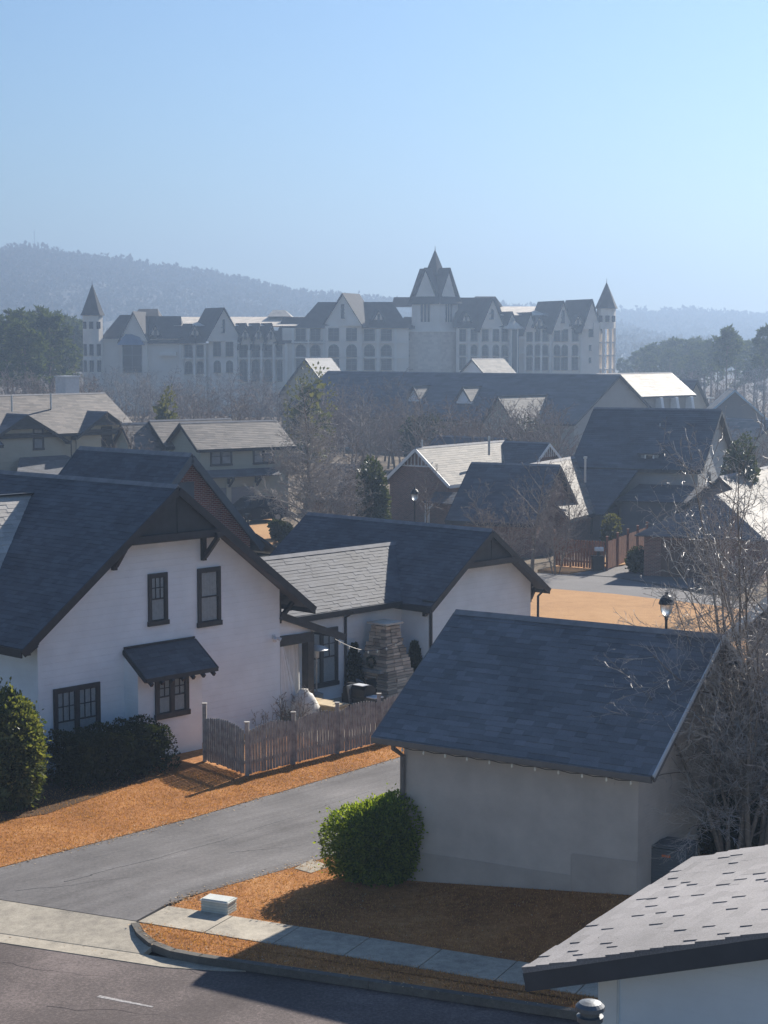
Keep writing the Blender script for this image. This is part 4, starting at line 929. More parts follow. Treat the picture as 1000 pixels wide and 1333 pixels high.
# bare shrub and a plant wrapped in frost cloth at the porch corner
tr, tw = grow_tree(61, 1.35, 'vase', .018, .55, .006, 6)
p = FW.w(.35, .15); put_plant((tr.mesh('stems', M['bark'], True, uv=False), tw.mesh('twigs', M['twig'], False, uv=False)), p, 0, 1.0, 'small bare shrub behind the picket fence at the porch corner', 'shrub', None, 'bare_shrub', ('stems', 'twigs'))
b = MB(); rr = random.Random(8); n = 18; pr = [(.34, 0), (.42, .2), (.44, .45), (.38, .7), (.30, .86), (.2, .92), (.12, 1.04), (.02, 1.06)]
vs = []
for r_, z in pr:
    for k in range(n): a = 6.283 * k / n; q = r_ * (1 + .09 * math.sin(a * 5 + z * 4) + rr.uniform(-.09, .09)); vs.append((q * math.cos(a), q * math.sin(a), z))
b.add(vs, [(i * n + k, i * n + (k + 1) % n, (i + 1) * n + (k + 1) % n, (i + 1) * n + k) for i in range(len(pr) - 1) for k in range(n)] + [tuple((len(pr) - 1) * n + k for k in range(n))])
fo = b.build('frost_cloth', M['cover'], None, smooth=True); fo.location = FW.w(.25, .78, .02); tag(fo, 'pale frost cloth wrapped round a potted plant behind the picket fence', 'cover')
tr, tw = grow_tree(62, .9, 'vase', .012, .4, .005, 4); p = FW.w(.35, -1.0)
put_plant((tr.mesh('stems', M['bark'], True, uv=False), tw.mesh('twigs', M['twig'], False, uv=False)), p, 0, 1.0, 'thin bare sapling against the white wall behind the fence', 'shrub', None, 'bare_shrub', ('stems', 'twigs'))

# ================================================================== lamps
def street_lamp(p, zt, label, group='street lamps of the neighbourhood'):
    t = thing('street_lamp', (p[0], p[1], -.1), 0, label, 'street lamp', group); h = zt + .1
    b = MB(); b.lathe((0, 0, 0), [(.16, 0), (.16, .12), (.10, .25), (.08, .7), (.055, .8), (.045, h - .95), (.06, h - .93), (.06, h - .86), (.10, h - .82)], 14); b.build('pole', M['black'], t)
    b = MB(); b.lathe((0, 0, 0), [(.09, h - .80), (.17, h - .70), (.20, h - .58), (.205, h - .44), (.19, h - .40)], 18); b.build('globe', M['frost'], t, smooth=True)
    b = MB(); b.lathe((0, 0, 0), [(.255, h - .42), (.26, h - .38), (.22, h - .26), (.13, h - .15), (.06, h - .11), (.05, h - .06), (.065, h - .05), (.04, h - .01), (.005, h)], 18); b.build('hood', M['black'], t)
    b = MB()
    for i in range(4): a = i * 1.5708 + .4; b.tube([(.10 * math.cos(a), .10 * math.sin(a), h - .8), (.215 * math.cos(a), .215 * math.sin(a), h - .6), (.215 * math.cos(a), .215 * math.sin(a), h - .4)], .01, .01, 4)
    b.build('cage', M['black'], t)
M['frost'] = mat('frosted_glass', (.85, .85, .83), .35, .05, 4); M['frost'].node_tree.nodes['Principled BSDF'].inputs['Transmission Weight'].default_value = .75
p = atd(868, 770, 57.3); street_lamp(p, p.z, 'black street lamp with a pale globe on the lawn above the garage ridge')
p = atd(540, 634, 104); street_lamp(p, p.z, 'small far street lamp in front of the brick gabled house')
# ================================================================== houses across the road
FB = Fr(atd(250, 592, 63), 43.2)
B = house('brick_house', FB, 'red brick gabled house with a charcoal roof right behind the white house')
gable(B, 'u', -6.2, -.35, -3.1, 3.1, 7.72 - 3.1 * 1.03, 7.72, M['brick'], M['roof'], M['acgrey'], ov=.3, og=.35, fas=.26)
b = MB(); slope(b, [Vector((-4, 4.5, 3.75)), Vector((.1, 4.5, 3.75)), Vector((.1, 3.0, 4.65)), Vector((-4, 3.0, 4.65))]); b.build('porch_roof', M['roof'], B)
b = MB(); b.box2((-4, 3.1, -.5), (-.2, 4.2, 3.75)); b.build('porch', M['cream'], B)
b = MB(); b.box2((-.35, -.35, 5.4), (-.31, .35, 6.7)); b.build('louvre', M['acgrey'], B)

FC = Fr(atz(300, 672), 55)
C = house('sage_house', FC, 'two storey sage house with a weathered roof and a garage behind the dark car')
rf, fa, wl = MB(), MB(), MB()
gable(C, 'v', -2.1, 4.9, -4.69, -.35, 4.89, 6.37, None, None, None, ov=.35, og=.4, mbr=rf, mbf=fa, mbw=wl, ex=.2, tabs=(.4, .9))
gable(C, 'v', -2.4, 3.4, -8.6, -4.3, 4.89, 6.40, None, None, None, ov=.3, og=.4, mbr=rf, mbf=fa, mbw=wl, ex=.2, tabs=(.4, .9))
gable(C, 'v', -4.6, -1.0, -8.2, -5.0, 4.7, 6.25, None, None, None, ov=.3, og=.3, mbr=rf, mbf=fa, mbw=wl, ex=.2, tabs=(.4, .9))
wl.build('wall', M['sage'], C); rf.build('roof', M['roof_far'], C); fa.build('fascia', M['trim'], C)
pw = lambda x, y: FC.pu(x, y, -.35)
for x, y in ((288, 594), (343, 592)): q = pw(x, y); window(C, 'u', (-.35, q.y, q.z), 1.7, 1.25, M['trim'], 2, 2, 2, simple=True, glass=M['curtained'], tw=.09)
q0, q1, ql = pw(264, 614), pw(352, 609), pw(264, 622)
b = MB(); slope(b, [Vector((.5, q0.y, 2.75)), Vector((.5, q1.y + .4, 2.75)), Vector((-.35, q1.y + .4, 3.2)), Vector((-.35, q0.y, 3.2))], ex=.2, tabs=(.4, .9)); b.build('porch_roof', M['roof'], C)
for x in (297, 333): b = MB(); q = pw(x, 628); bracket(b, 'u', (-.35, q.y, 2.7), .8, .8, .14); b.build('bracket', M['trim'], C)
for x in (281, 315): q = pw(x, 650); b = MB(); b.box2((-.34, q.y - .95, 0), (-.28, q.y + .95, 1.95)); b.build('garage_door', M['greywall'], C)
for x in (297, 333): b = MB(); q = pw(x, 650); b.box2((-.34, q.y - .18, 0), (-.2, q.y + .18, 2.2)); b.build('pilaster', M['cream'], C)

FA = Fr(atz(60, 660), 43.2)
A = house('cream_house', FA, 'cream house with two dark clipped gables and a pale chimney at the left edge')
rf, fa, wl, rd = MB(), MB(), MB(), MB()
gable(A, 'v', -9, 8.2, -7.8, -.2, 5.55, 8.03, None, None, None, ov=.4, og=.4, mbr=rf, mbf=fa, mbw=wl, ex=.2, tabs=(.4, .9))
gable(A, 'u', -5, 0, -5.2, 1.6, 4.9, 6.75, None, None, None, ov=.35, og=.45, jerk=(.75, .8), mbr=rd, mbf=fa, mbw=wl, ex=.2, tabs=(.4, .9))
gable(A, 'u', -5, -.1, 2.9, 8.0, 5.2, 6.75, None, None, None, ov=.35, og=.45, jerk=(.7, .8), mbr=rd, mbf=fa, mbw=wl, ex=.2, tabs=(.4, .9))
gable(A, 'v', -9, -4.5, -4, .6, 4.9, 6.3, None, None, None, ov=.3, og=.3, mbr=rd, mbf=fa, mbw=wl, ex=.2, tabs=(.4, .9))
wl.build('wall', M['cream'], A); rf.build('roof', M['roof_far'], A); rd.build('roof', M['roof'], A); fa.build('fascia', M['trim'], A)
q = FA.pu(50, 571); window(A, 'u', (0, q.y, q.z), .95, 1.6, M['trim'], 1, 2, 2, simple=True, glass=M['curtained'])
q = FA.pu(139, 569, -.1); window(A, 'u', (-.1, q.y, q.z), 1.0, 1.6, M['trim'], 1, 2, 2, simple=True)
b = MB(); downspout(b, (.1, 2.3, 5.0), 4.8, (1, 0, 0), jog=.05); b.build('downspout', M['trim'], A)
pc = FA.loc(atd(88, 515, 137)); pt = atd(88, 491, 137).z
b = MB(); b.box2((pc.x - .65, pc.y - .65, 6.5), (pc.x + .65, pc.y + .65, pt)); b.box2((pc.x - .72, pc.y - .72, pt), (pc.x + .72, pc.y + .72, pt + .1)); b.build('chimney', M['pale_metal'], A)
for x, y in ((10, 522), (61, 519)): b = MB(); q = FA.loc(atz(x, y, 7.75)); b.tube([(q.x + .5, q.y, 7.0), (q.x + .5, q.y, 8.15)], .07, .07, 8, True); b.build('roof_vent', M['steel'], A)
b = MB(); slope(b, [Vector((2.6, -4.4, 2.5)), Vector((2.6, 3.4, 2.5)), Vector((0.02, 1.8, 3.7)), Vector((0.02, -2.2, 3.7))], ex=.2, tabs=(.4, .9)); b.build('porch_roof', M['roof'], A)
b = MB(); b.box2((0, -3.6, -.3), (2.2, 3.0, 2.5)); b.build('porch', M['cream'], A)

FD = Fr(atd(600, 630, 116), 35)
D = house('gabled_house', FD, 'brick house with a white lattice gable and a sunlit pale roof in the middle')
gable(D, 'v', -1.0, 9.5, -5.0, -.35, 2.9, 4.93, M['brick2'], M['sunlit_roof'], M['white_trim'], ov=.35, og=.4, zb=-1.5, ex=.2, tabs=(.4, .9))
b = MB(); cu = -2.68
for i in range(-4, 5): h_ = 1.0 * (1 - abs(i) / 5.5); b.box2((cu + i * .28 - .03, -1.06, 3.75), (cu + i * .28 + .03, -1.02, 3.75 + h_))
b.box2((cu - 1.25, -1.07, 3.68), (cu + 1.25, -1.01, 3.76)); b.build('gable_lattice', M['white_trim'], D)
b = MB(); b.bar((cu, -.6, 5.0), (cu, -.6, 5.45), .1, .1); q = FD.loc(atd(627, 580, 121)); b.tube([(q.x + .6, q.y, 4.2), (q.x + .6, q.y, 5.5)], .08, .08, 8, True); b.build('roof_vent', M['steel'], D)
b = MB(); slope(b, [Vector((-1.4, -2.4, 1.5)), Vector((1.5, -2.4, 1.5)), Vector((1.5, -1.0, 2.1)), Vector((-1.4, -1.0, 2.1))], ex=.2, tabs=(.4, .9)); b.build('porch_roof', M['roof'], D)
for u in (-1.2, 1.3): b = MB(); b.box2((u - .12, -2.3, -1.2), (u + .12, -2.06, 1.5)); b.bar((u, -2.18, .9), (u + (.5 if u < 0 else -.5), -2.18, 1.45), .1, .1); b.build('porch_post', M['white_trim'], D)
za = 4.9; ra, rb = FD.loc(atz(640, 574, za)), FD.loc(atz(714, 577, za)); vc = (ra.y + rb.y) / 2
b = MB()
gable(D, 'u', -2.0, rb.x - .4, vc - 3.0, vc + 3.0, 2.9, za, M['brick2'], M['roof'], M['white_trim'], ov=.35, og=.4, zb=-1.5, ex=.2, tabs=(.4, .9))
for i in range(-3, 4): h_ = .8 * (1 - abs(i) / 4.5); b.box2((rb.x - .05, vc + i * .28 - .03, 3.95), (rb.x - .01, vc + i * .28 + .03, 3.95 + h_))
b.build('gable_lattice', M['white_trim'], D)

FE = Fr(atd(583, 677, 100), 25)
E_ = house('low_brick_house', FE, 'low brick house with a wide dark roof and sunlit rear wing behind bare trees')
gable(E_, 'u', .2, 5.0, .4, 7.4, 2.05, 4.79, M['brick2'], M['roof'], M['trim'], ov=.4, og=.35, zb=-1.6, ex=.2, tabs=(.4, .9))
q = FE.pu(775, 608, 3.2); gable(E_, 'v', 4.2, 13.0, .4, 5.6, 2.05, 4.70, M['brick2'], M['sunlit_roof'], M['trim'], ov=.35, og=.2, zb=-1.6, ex=.2, tabs=(.4, .9))
q = FE.loc(atd(762, 615, 104)); b = MB(); b.tube([(q.x, q.y, 3.6), (q.x, q.y, 5.0)], .07, .07, 8, True); b.tube([(q.x, q.y, 5.0), (q.x, q.y, 5.12)], .12, .12, 8, True); b.build('roof_vent', M['steel'], E_)

FR_ = Fr(atz(905, 700), 23)
H_ = house('steep_roofed_house', FR_, 'pale house with a great steep dark roof and a tiny dormer on the right')
gable(H_, 'u', -7.6, 0, .4, 10.0, 4.1 + .4 * .7, 7.62, mat_siding('pale_far_siding', (.38, .38, .37), .2, .7), M['roof'], M['trim'], ov=.4, og=.35, ex=.2, tabs=(.4, .9), zb=-.6)
b = MB(); slope(b, [Vector((-7.9, -4.2, 1.6)), Vector((-4.6, -4.2, 1.6)), Vector((-3.6, .0, 4.05)), Vector((-7.9, .0, 4.05))], ex=.2, tabs=(.4, .9))
slope(b, [Vector((-4.4, -2.0, 2.3)), Vector((1.1, -2.0, 2.3)), Vector((1.1, .38, 3.15)), Vector((-3.6, .38, 3.15))], ex=.2, tabs=(.4, .9)); b.build('lower_roof', M['roof'], H_)
b = MB(); b.box2((-4.2, -1.6, -.4), (.9, .39, 2.25)); b.box2((-7.6, -3.8, -.4), (-4.9, .39, 1.7)); b.build('ground_floor', M['greywall'], H_)
b = MB(); q = FR_.pv(847, 606, 1.2); b.box2((q.x - .55, .9, 4.0), (q.x + .55, 3.2, 5.05)); dm = b.build('dormer', mat_siding('dormer_siding', (.3, .3, .3), .2), H_)
b = MB(); slope(b, [Vector((q.x - .75, .7, 5.02)), Vector((q.x + .75, .7, 5.02)), Vector((q.x + .75, 3.4, 5.85)), Vector((q.x - .75, 3.4, 5.85))], ex=.2, tabs=(.4, .9)); b.build('dormer_roof', M['roof'], dm)
window(dm, '-v', (q.x, .9, 4.65), .6, .7, M['white_trim'], 1, 2, 2, simple=True, tw=.06)
window(H_, 'u', (0, 3.6, 3.0), .5, 1.6, M['trim'], 1, 2, 2, simple=True)
window(H_, '-v', (-5.7, -3.8, .95), .7, 1.1, M['trim'], 1, 2, 2, simple=True)
b = MB(); b.tube([(-3.2, 3.7, 6.3), (-3.2, 3.7, 6.75)], .05, .05, 8, True); b.build('roof_vent', M['pale_metal'], H_)

FT = Fr(atz(838, 748), 24)
T = house('hip_roofed_garage', FT, 'low brick garage with a hipped roof behind the big bare tree', 'garage')
b = MB(); rb_ = MB(); w_, d_ = 5.9, 7.5; ze, zr = 2.15, 3.95; ov = .4
b.box2((0, 0, -.3), (w_, d_, ze - .05)); b.build('wall', M['brick2'], T)
a = Vector((-ov, -ov, ze - .1)); c_ = Vector((w_ + ov, -ov, ze - .1)); d2 = Vector((w_ + ov, d_ + ov, ze - .1)); e2 = Vector((-ov, d_ + ov, ze - .1)); r1_, r2_ = Vector((w_ / 2, w_ / 2 + .1, zr)), Vector((w_ / 2, d_ - w_ / 2 + 2.2, zr))
slope(rb_, [a, c_, r1_], ex=.2, tabs=(.4, .9)); slope(rb_, [e2, a, r1_, r2_], ex=.2, tabs=(.4, .9)); slope(rb_, [d2, e2, r2_], ex=.2, tabs=(.4, .9)); rb_.build('roof', M['roof'], T)
rp = MB(); slope(rp, [c_, d2, r2_, r1_], ex=.2, tabs=(.4, .9)); rp.build('roof', M['sunlit_roof'], T)  # sun-facing slope of the same hip, lightened by colour
b = MB(); b.box2((.9, -.03, 0), (3.4, 0, 1.85)); b.build('garage_door', mat('brown_door', (.12, .075, .05), .6, .2, 4), T)
FT2 = Fr(atd(960, 680, 100), 28)
T2 = house('sunlit_roofed_house', FT2, 'house with a sunlit pale roof behind the hipped garage at the right edge')
gable(T2, 'v', 0, 10, -3.2, 1.2, 2.4, 4.2, M['greywall'], M['sunlit_roof'], M['trim'], ov=.3, og=.3, ex=.2, tabs=(.4, .9))

# brown picket fence, post, pot plants
picket_fence('wooden_fence', [gp(722, 737), gp(790, 742), gp(842, 720)], 1.62, M['fence_brown'], 'brown wooden garden fence between the brick house and the hipped garage', bay=2.2, pw=.13, gap=.03, arch=.0)
t = thing('letterbox_post', atz(779, 742), 0, 'dark letterbox on a post with a pale top in front of the brown fence', 'letterbox')
b = MB(); b.box2((-.07, -.07, -.2), (.07, .07, 1.0)); b.box2((-.35, -.3, .0), (.25, .3, .75)); b.build('post', M['black'], t)
b = MB(); b.prism([(-.2, y, z) for y, z in [(-.14, 1.0), (.14, 1.0), (.14, 1.12), (.07, 1.2), (-.07, 1.2), (-.14, 1.12)]], (.45, 0, 0)); b.build('box', M['pale_metal'], t)
p = atz(830, 744); shrub('clipped_bush', 'round dark bush at the right end of the brown fence', p, 0, shrub_mesh(71, .55, .55, 1.25, 900, .13, 5), stems_mesh(7, .4, .4, 1.0, 8), M['hedge'])
p = atz(795, 712); shrub('clipped_bush', 'small pale-leaved bush behind the brown fence', p, 0, shrub_mesh(72, .55, .55, 1.9, 700, .13, 5), stems_mesh(8, .4, .4, 1.0, 8), M['olive'])
p = atz(366, 702); shrub('clipped_bush', 'dark bush beside the drive of the sage house', p, 0, shrub_mesh(73, .7, .7, 1.1, 1200, .14, 6), stems_mesh(9, .6, .6, 1.0, 8), M['hedge'])

# dark car on the drive of the sage house
def suv():
    t = thing('car', atz(327, 680), R_(90 - 52 + 180), 'dark blue estate car parked tail out on the drive of the sage house', 'car')
    def hull(sec, inset=0.0):
        mb = MB(); n = len(sec); vs = []
        ys = ((-.92, .0), (-.80, 1.0), (.80, 1.0), (.92, .0))
        for y, k in ((-.90, .93), (-.95, 1), (.95, 1), (.90, .93)): vs += [(x, y, .62 + (z - .62) * (k if z > .62 else 1)) for x, z in sec]
        fs = [tuple(range(n - 1, -1, -1)), tuple(3 * n + i for i in range(n))]
        for j in range(3): fs += [(j * n + i, j * n + (i + 1) % n, (j + 1) * n + (i + 1) % n, (j + 1) * n + i) for i in range(n)]
        mb.add(vs, fs); return mb
    body = [(-2.25, .35), (-2.3, .7), (-2.18, 1.02), (-2.05, 1.08), (1.05, 1.05), (2.0, .92), (2.3, .72), (2.32, .38), (1.9, .25), (-1.9, .25)]
    hull(body).build('body', M['car'], t)
    mb = MB(); a = [(-2.05, 1.06), (-1.75, 1.55), (-1.4, 1.66), (.1, 1.66), (.35, 1.6), (1.05, 1.04)]; n = len(a); vs = []
    for y0, y1 in ((-.88, -.70), (.88, .70)): vs += [(x, y0 + (y1 - y0) * (z - 1.05) / .61, z) for x, z in a]
    mb.add(vs, [tuple(range(n)), tuple(range(2 * n - 1, n - 1, -1))] + [(i, (i + 1) % n, n + (i + 1) % n, n + i) for i in range(n)]); mb.build('cabin', M['car_glass'], t)
    mb = MB(); mb.prism([(-1.62, -.72, 1.655), (.12, -.72, 1.655), (.12, .72, 1.655), (-1.62, .72, 1.655)], (0, 0, .03))
    for x in (-1.85, -.75, .35, 1.0):
        for s in (-1, 1):
            zt = 1.62 if x < .3 and x > -1.8 else 1.2; mb.bar((x, s * .885, 1.05), (x + (.18 if x < -1.5 else 0), s * .715, 1.6 if x < .3 else 1.08), .06, .03)
    for s in (-1, 1): mb.bar((-1.5, s * .6, 1.72), (.0, s * .6, 1.72), .04, .04)
    mb.build('roof', M['car_roof'], t)
    for x in (-1.4, 1.42):
        for s in (-1, 1):
            w = MB(); pr = [(.34 * math.cos(q), .34 * math.sin(q)) for q in [i * math.pi / 9 for i in range(18)]]
            w.prism([(x + px, s * .97 - .11, .34 + pz) for px, pz in pr], (0, .22, 0)); wo = w.build('wheel', M['tyre'], t)
            r = MB(); r.prism([(x + px * .6, s * .97 + s * .112, .34 + pz * .6) for px, pz in pr], (0, s * .01, 0)); r.build('rim', M['steel'], wo)
    for s in (-1, 1):
        l = MB(); l.box2((-2.30, s * .62 - .0, .82), (-2.17, s * .92, 1.02)); l.build('tail_light', M['lens'], t)
    p_ = MB(); p_.box2((-2.325, -.26, .62), (-2.31, .26, .75)); p_.build('number_plate', M['pale_metal'], t)
    w = MB(); w.prism([(-2.10, -.62, 1.10), (-2.10, .62, 1.10), (-1.83, .56, 1.50), (-1.83, -.56, 1.50)], (-.03, 0, .01)); w.build('rear_window', M['glass'], t)
suv()
t = thing('letterbox', atz(323, 694), R_(-50), 'small dark letterbox on a post in front of the dark blue estate car', 'letterbox')
b = MB(); b.box2((-.05, -.05, -.2), (.05, .05, 1.0)); b.build('post', M['black'], t)
b = MB(); b.prism([(-.24, y, z) for y, z in [(-.12, 1.0), (.12, 1.0), (.12, 1.14), (.06, 1.22), (-.06, 1.22), (-.12, 1.14)]], (.48, 0, 0)); b.build('box', M['black'], t)

# ================================================================== the long hall beyond and its outbuildings
FH = Fr(atd(808, 488, 190), 43.2); zh = atd(808, 488, 190).z
H2 = house('long_hall', FH, 'very long dark roofed hall with pale sunlit porch wing in front of the hotel', 'hall')
rf, fa, wl = MB(), MB(), MB()
kw = dict(ex=.3, tabs=(.8, 1.8))
gable(H2, 'u', -44, -.4, -7.6, 7.6, 3.9, zh, None, None, None, ov=.5, og=.4, mbr=rf, mbf=fa, mbw=wl, **kw)
rf.build('roof', M['roof'], H2)
r2, f2 = MB(), MB()
za = zh + .1; pL, pR = FH.loc(atz(800, 485, za)), FH.loc(atz(852, 482, za)); ub = (pL.x + pR.x) / 2
p1, p2 = FH.pz(818, 519, 4.6), FH.pz(866, 516, 4.6)
gable(H2, 'v', 1.5, 15.0, -6.8, -1.2, 6.63, zh + .05, None, None, None, ov=.6, og=.5, mbr=r2, mbf=fa, mbw=wl, **kw)
r2.build('roof', mat_shingle('sunlit_hall_tiles', (.42, .37, .30), .25, .7, 1), H2); fa.build('fascia', M['trim'], H2); wl.build('wall', mat_siding('hall_siding', (.40, .37, .33), .3), H2)  # sunlight on the porch wing roof is put into its tile colour
for v in (8.4, 11.4, 14.4): b = MB(); b.prism([(-1.1, v - .25, 0), (.7, v - .25, 0), (-.4, v - .25, 6.0), (-1.1, v - .25, 6.1)], (0, .5, 0)); b.build('buttress', M['white_trim'], H2)
for (ax, ay), (bx_, by) in (((561, 502), (552, 519)), ((627, 503), (619, 522))):
    A1_ = on_slope(FH, ax, ay, 3.9, (zh - 3.9) / 7.6, -7.6); B1_ = on_slope(FH, bx_, by, 3.9, (zh - 3.9) / 7.6, -7.6); cross_dormer(H2, A1_, B1_, B1_.y - .8, M['sunlit_roof'], M['white'], M['trim'], ex=.3, tabs=(.8, 1.8))
A1_ = on_slope(FH, 714, 514, 3.9, (zh - 3.9) / 7.6, -7.6); B1_ = on_slope(FH, 700, 558, 3.9, (zh - 3.9) / 7.6, -7.6)
cross_dormer(H2, A1_, B1_, B1_.y - 3.2, M['sunlit_roof'], M['cream'], M['trim'], ex=.3, tabs=(.8, 1.8))
for x, y in ((489, 502), (626, 489), (604, 500)): pass
def far_house(name, label, px, py, d, ang, ax, L, hw, rise, wall, roof, trim, cat='house', kw=dict(ex=.3, tabs=(.8, 1.6)), ov=.4, jerk=None):
    "gabled house whose near right (or left) ridge end is seen at the given point"
    p = atd(px, py, d); fr = Fr(p, ang); h = house(name, fr, label, cat)
    if ax == 'u': gable(h, 'u', -L, -.4, -hw, hw, p.z - rise, p.z, wall, roof, trim, ov=ov, og=.4, jerk=jerk, **kw)
    else: gable(h, 'v', .4, L, -hw, hw, p.z - rise, p.z, wall, roof, trim, ov=ov, og=.4, **kw)
    return h, fr, p
far_house('gabled_house', 'dark roofed house with a pale gable between the long hall and the right hand pines', 908, 494, 215, 43, 'u', 6, 3.4, 4.0, M['cream'], M['roof'], M['trim'])
h, fr, p = far_house('gabled_house', 'dark roofed house with a pale pointed gable below the left half of the hotel', 397, 467, 235, 20, 'v', 9, 3.6, 4.4, M['cream'], M['roof'], M['trim'])
far_house('pale_outbuilding', 'small outbuilding with a bright sunlit roof just above the long hall ridge', 614, 467, 262, 40, 'v', 7.5, 2.4, 2.2, M['white'], M['sunlit_roof'], M['trim'])
far_house('blue_trimmed_gable', 'low house with pale blue rake boards at the right beyond the steep roofed house', 957, 507, 180, 5, 'v', 5, 2.9, 2.6, M['greywall'], M['roof_far'], mat('pale_blue_paint', (.36, .5, .62), .5, .1, 2), kw=dict(ex=.3, tabs=(.8, 1.6)))
far_house('low_house', 'low brown roofed house at the right edge near the pines', 1010, 548, 170, 60, 'u', 7, 2.6, 1.6, M['cream'], M['roof_far'], M['trim'])
far_house('low_house', 'low roofed house half hidden behind the tall bare tree and the magnolia', 470, 606, 126, 40, 'u', 3.2, 2.6, 2.0, M['brick2'], M['roof_far'], M['trim'])
far_house('low_house', 'dark roofed house behind the sunlit pale roof in the middle', 660, 571, 140, 43, 'u', 7, 3.0, 2.4, M['brick2'], M['roof'], M['trim'])
def yard_lamp(px, py, d, label):
    p = atd(px, py, d); t = thing('area_light', (p.x, p.y, 0), 0, label, 'area light', 'area lights on tall poles')
    b = MB(); b.lathe((0, 0, 0), [(.09, 0), (.06, p.z)], 8); b.build('pole', M['black'], t)
    b = MB(); b.box2((-.1, -.2, p.z), (.75, .2, p.z + .12)); b.build('lamp_head', M['steel'], t)
yard_lamp(603, 549, 168, 'car park light on a thin pole above the sunlit roofed brick house'); yard_lamp(921, 519, 190, 'area light on a pole left of the blue trimmed gable')
# ================================================================== the hotel
HD = 330.0
hx = lambda px: (px - 500) * HD / FPX
hz = lambda py: atd(500, py, HD).z
HO = thing('hotel', (0, HD, 0), 0, 'long castle-like hotel with steep gables, a central spired tower and corner turrets', 'hotel')
wl, rfm, rfl, trm, bas = MB(), MB(), MB(), MB(), MB()
def wallbox(x0, x1, y0, y1, zt, mb=None): (mb or wl).box2((hx(x0), y0, -1), (hx(x1), y1, zt))
wallbox(136, 240, 0, 13, hz(441)); wallbox(236, 312, .6, 13, hz(447)); wallbox(308, 372, 1.2, 13, hz(447)); wallbox(368, 532, .4, 14, hz(427)); wallbox(526, 540, 2.5, 13, hz(424))
wallbox(594, 782, .6, 14, hz(427)); wallbox(160, 194, -1.0, 2, hz(440)); wallbox(273, 310, -.5, 2, hz(442)); wallbox(424, 471, -.6, 2, hz(424)); wallbox(625, 652, -.2, 2, hz(426)); wallbox(718, 742, -.2, 2, hz(426)); wallbox(757, 779, -.1, 2, hz(420))
SUNLIT_TILES = mat('sunlit_hotel_tiles', (.62, .54, .44), .7, .25, .8, .4, 5)  # cream tone carries the sunlight on the lit roof strips
def hip(kind, e0, e1, ze, r0, r1, zr, y0=-.7, dep=13.5, lit=None):
    "hipped or raked roof: eave e0..e1 and ridge r0..r1 in photo columns"
    a, b, c, d = Vector((hx(e0), y0, ze)), Vector((hx(e1), y0, ze)), Vector((hx(r1), y0 + dep / 2, zr)), Vector((hx(r0), y0 + dep / 2, zr))
    a2, b2 = Vector((hx(e0), y0 + dep, ze)), Vector((hx(e1), y0 + dep, ze))
    mb = MB(); mb.add([a, b, c, d, a2, b2], [(0, 1, 2, 3), (1, 5, 2), (4, 0, 3), (5, 4, 3, 2), (0, 4, 5, 1)]); mb.build('roof', SUNLIT_TILES if kind == 'pale' else M['slate'], HO)
hip('slate', 133, 242, hz(441), 152, 203, hz(409)); hip('slate', 192, 240, hz(447), 202, 234, hz(411), y0=-1.0, dep=10); hip('slate', 232, 256, hz(447), 238, 250, hz(421), y0=-1.0, dep=6)
hip('slate', 172, 205, hz(411), 176, 201, hz(401), y0=4, dep=6)
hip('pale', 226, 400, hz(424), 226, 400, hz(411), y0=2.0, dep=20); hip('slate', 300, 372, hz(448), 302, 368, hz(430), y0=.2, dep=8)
hip('slate', 356, 425, hz(447), 367, 410, hz(412), y0=-.3, dep=12); hip('slate', 385, 470, hz(427), 413, 470, hz(392), y0=-.4, dep=13); hip('slate', 455, 533, hz(427), 463, 511, hz(392), y0=-.4, dep=12)
hip('slate', 510, 542, hz(398), 513, 542, hz(385), y0=6, dep=6); hip('slate', 522, 540, hz(428), 526, 540, hz(412), y0=1.5, dep=6)
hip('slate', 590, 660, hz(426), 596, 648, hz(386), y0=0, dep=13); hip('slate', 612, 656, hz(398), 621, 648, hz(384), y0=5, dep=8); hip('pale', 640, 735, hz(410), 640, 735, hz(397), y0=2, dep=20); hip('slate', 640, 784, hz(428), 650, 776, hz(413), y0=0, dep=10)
hip('pale', 345, 378, hz(411), 352, 368, hz(402), y0=8, dep=5)
def cross(mb, px, pyr, base0, base1, pye, ang, L, y=-.9, mbw=None, litside=False, og=.45):
    "gabled cross roof whose face looks towards the viewer turned by ang; pale gable wall under dark slopes"
    a = R_(ang); bk = Vector((math.sin(a), math.cos(a), 0)); sd = Vector((math.cos(a), -math.sin(a), 0)); p = Vector((hx(px), y, 0)); hw = hx(base1) - hx(base0); hw = hw / 2 / math.cos(a) * 1.0
    cx = Vector(((hx(base0) + hx(base1)) / 2, y, 0)); zr, ze = hz(pyr), hz(pye)
    f = lambda s, z, l: p + sd * s + bk * l + Vector((0, 0, z))
    (mbw or wl).prism([f(-hw, ze - .6, 0), f(hw, ze - .6, 0), f(hw, ze, 0), f(0, zr - .25, 0), f(-hw, ze, 0)], bk * min(L, 3))
    k = (zr - ze) / hw
    mb = MB()
    for s in (-1, 1):
        q = [f(0, zr + .1, -og), f(s * (hw + .5), ze - k * .5 + .1, -og), f(s * (hw + .5), ze - k * .5 + .1, L), f(0, zr + .1, L)]
        mb.prism(q, (0, 0, -.22))
    mb.build('gable_roof', M['slate'], HO)
cross(rfm, 177, 406, 160, 195, 440, 12, 9, y=-1.1); cross(rfm, 293, 401, 272, 313, 440, -28, 9, y=-.8); cross(rfm, 447, 382, 424, 471, 420, 22, 8, y=-.8)
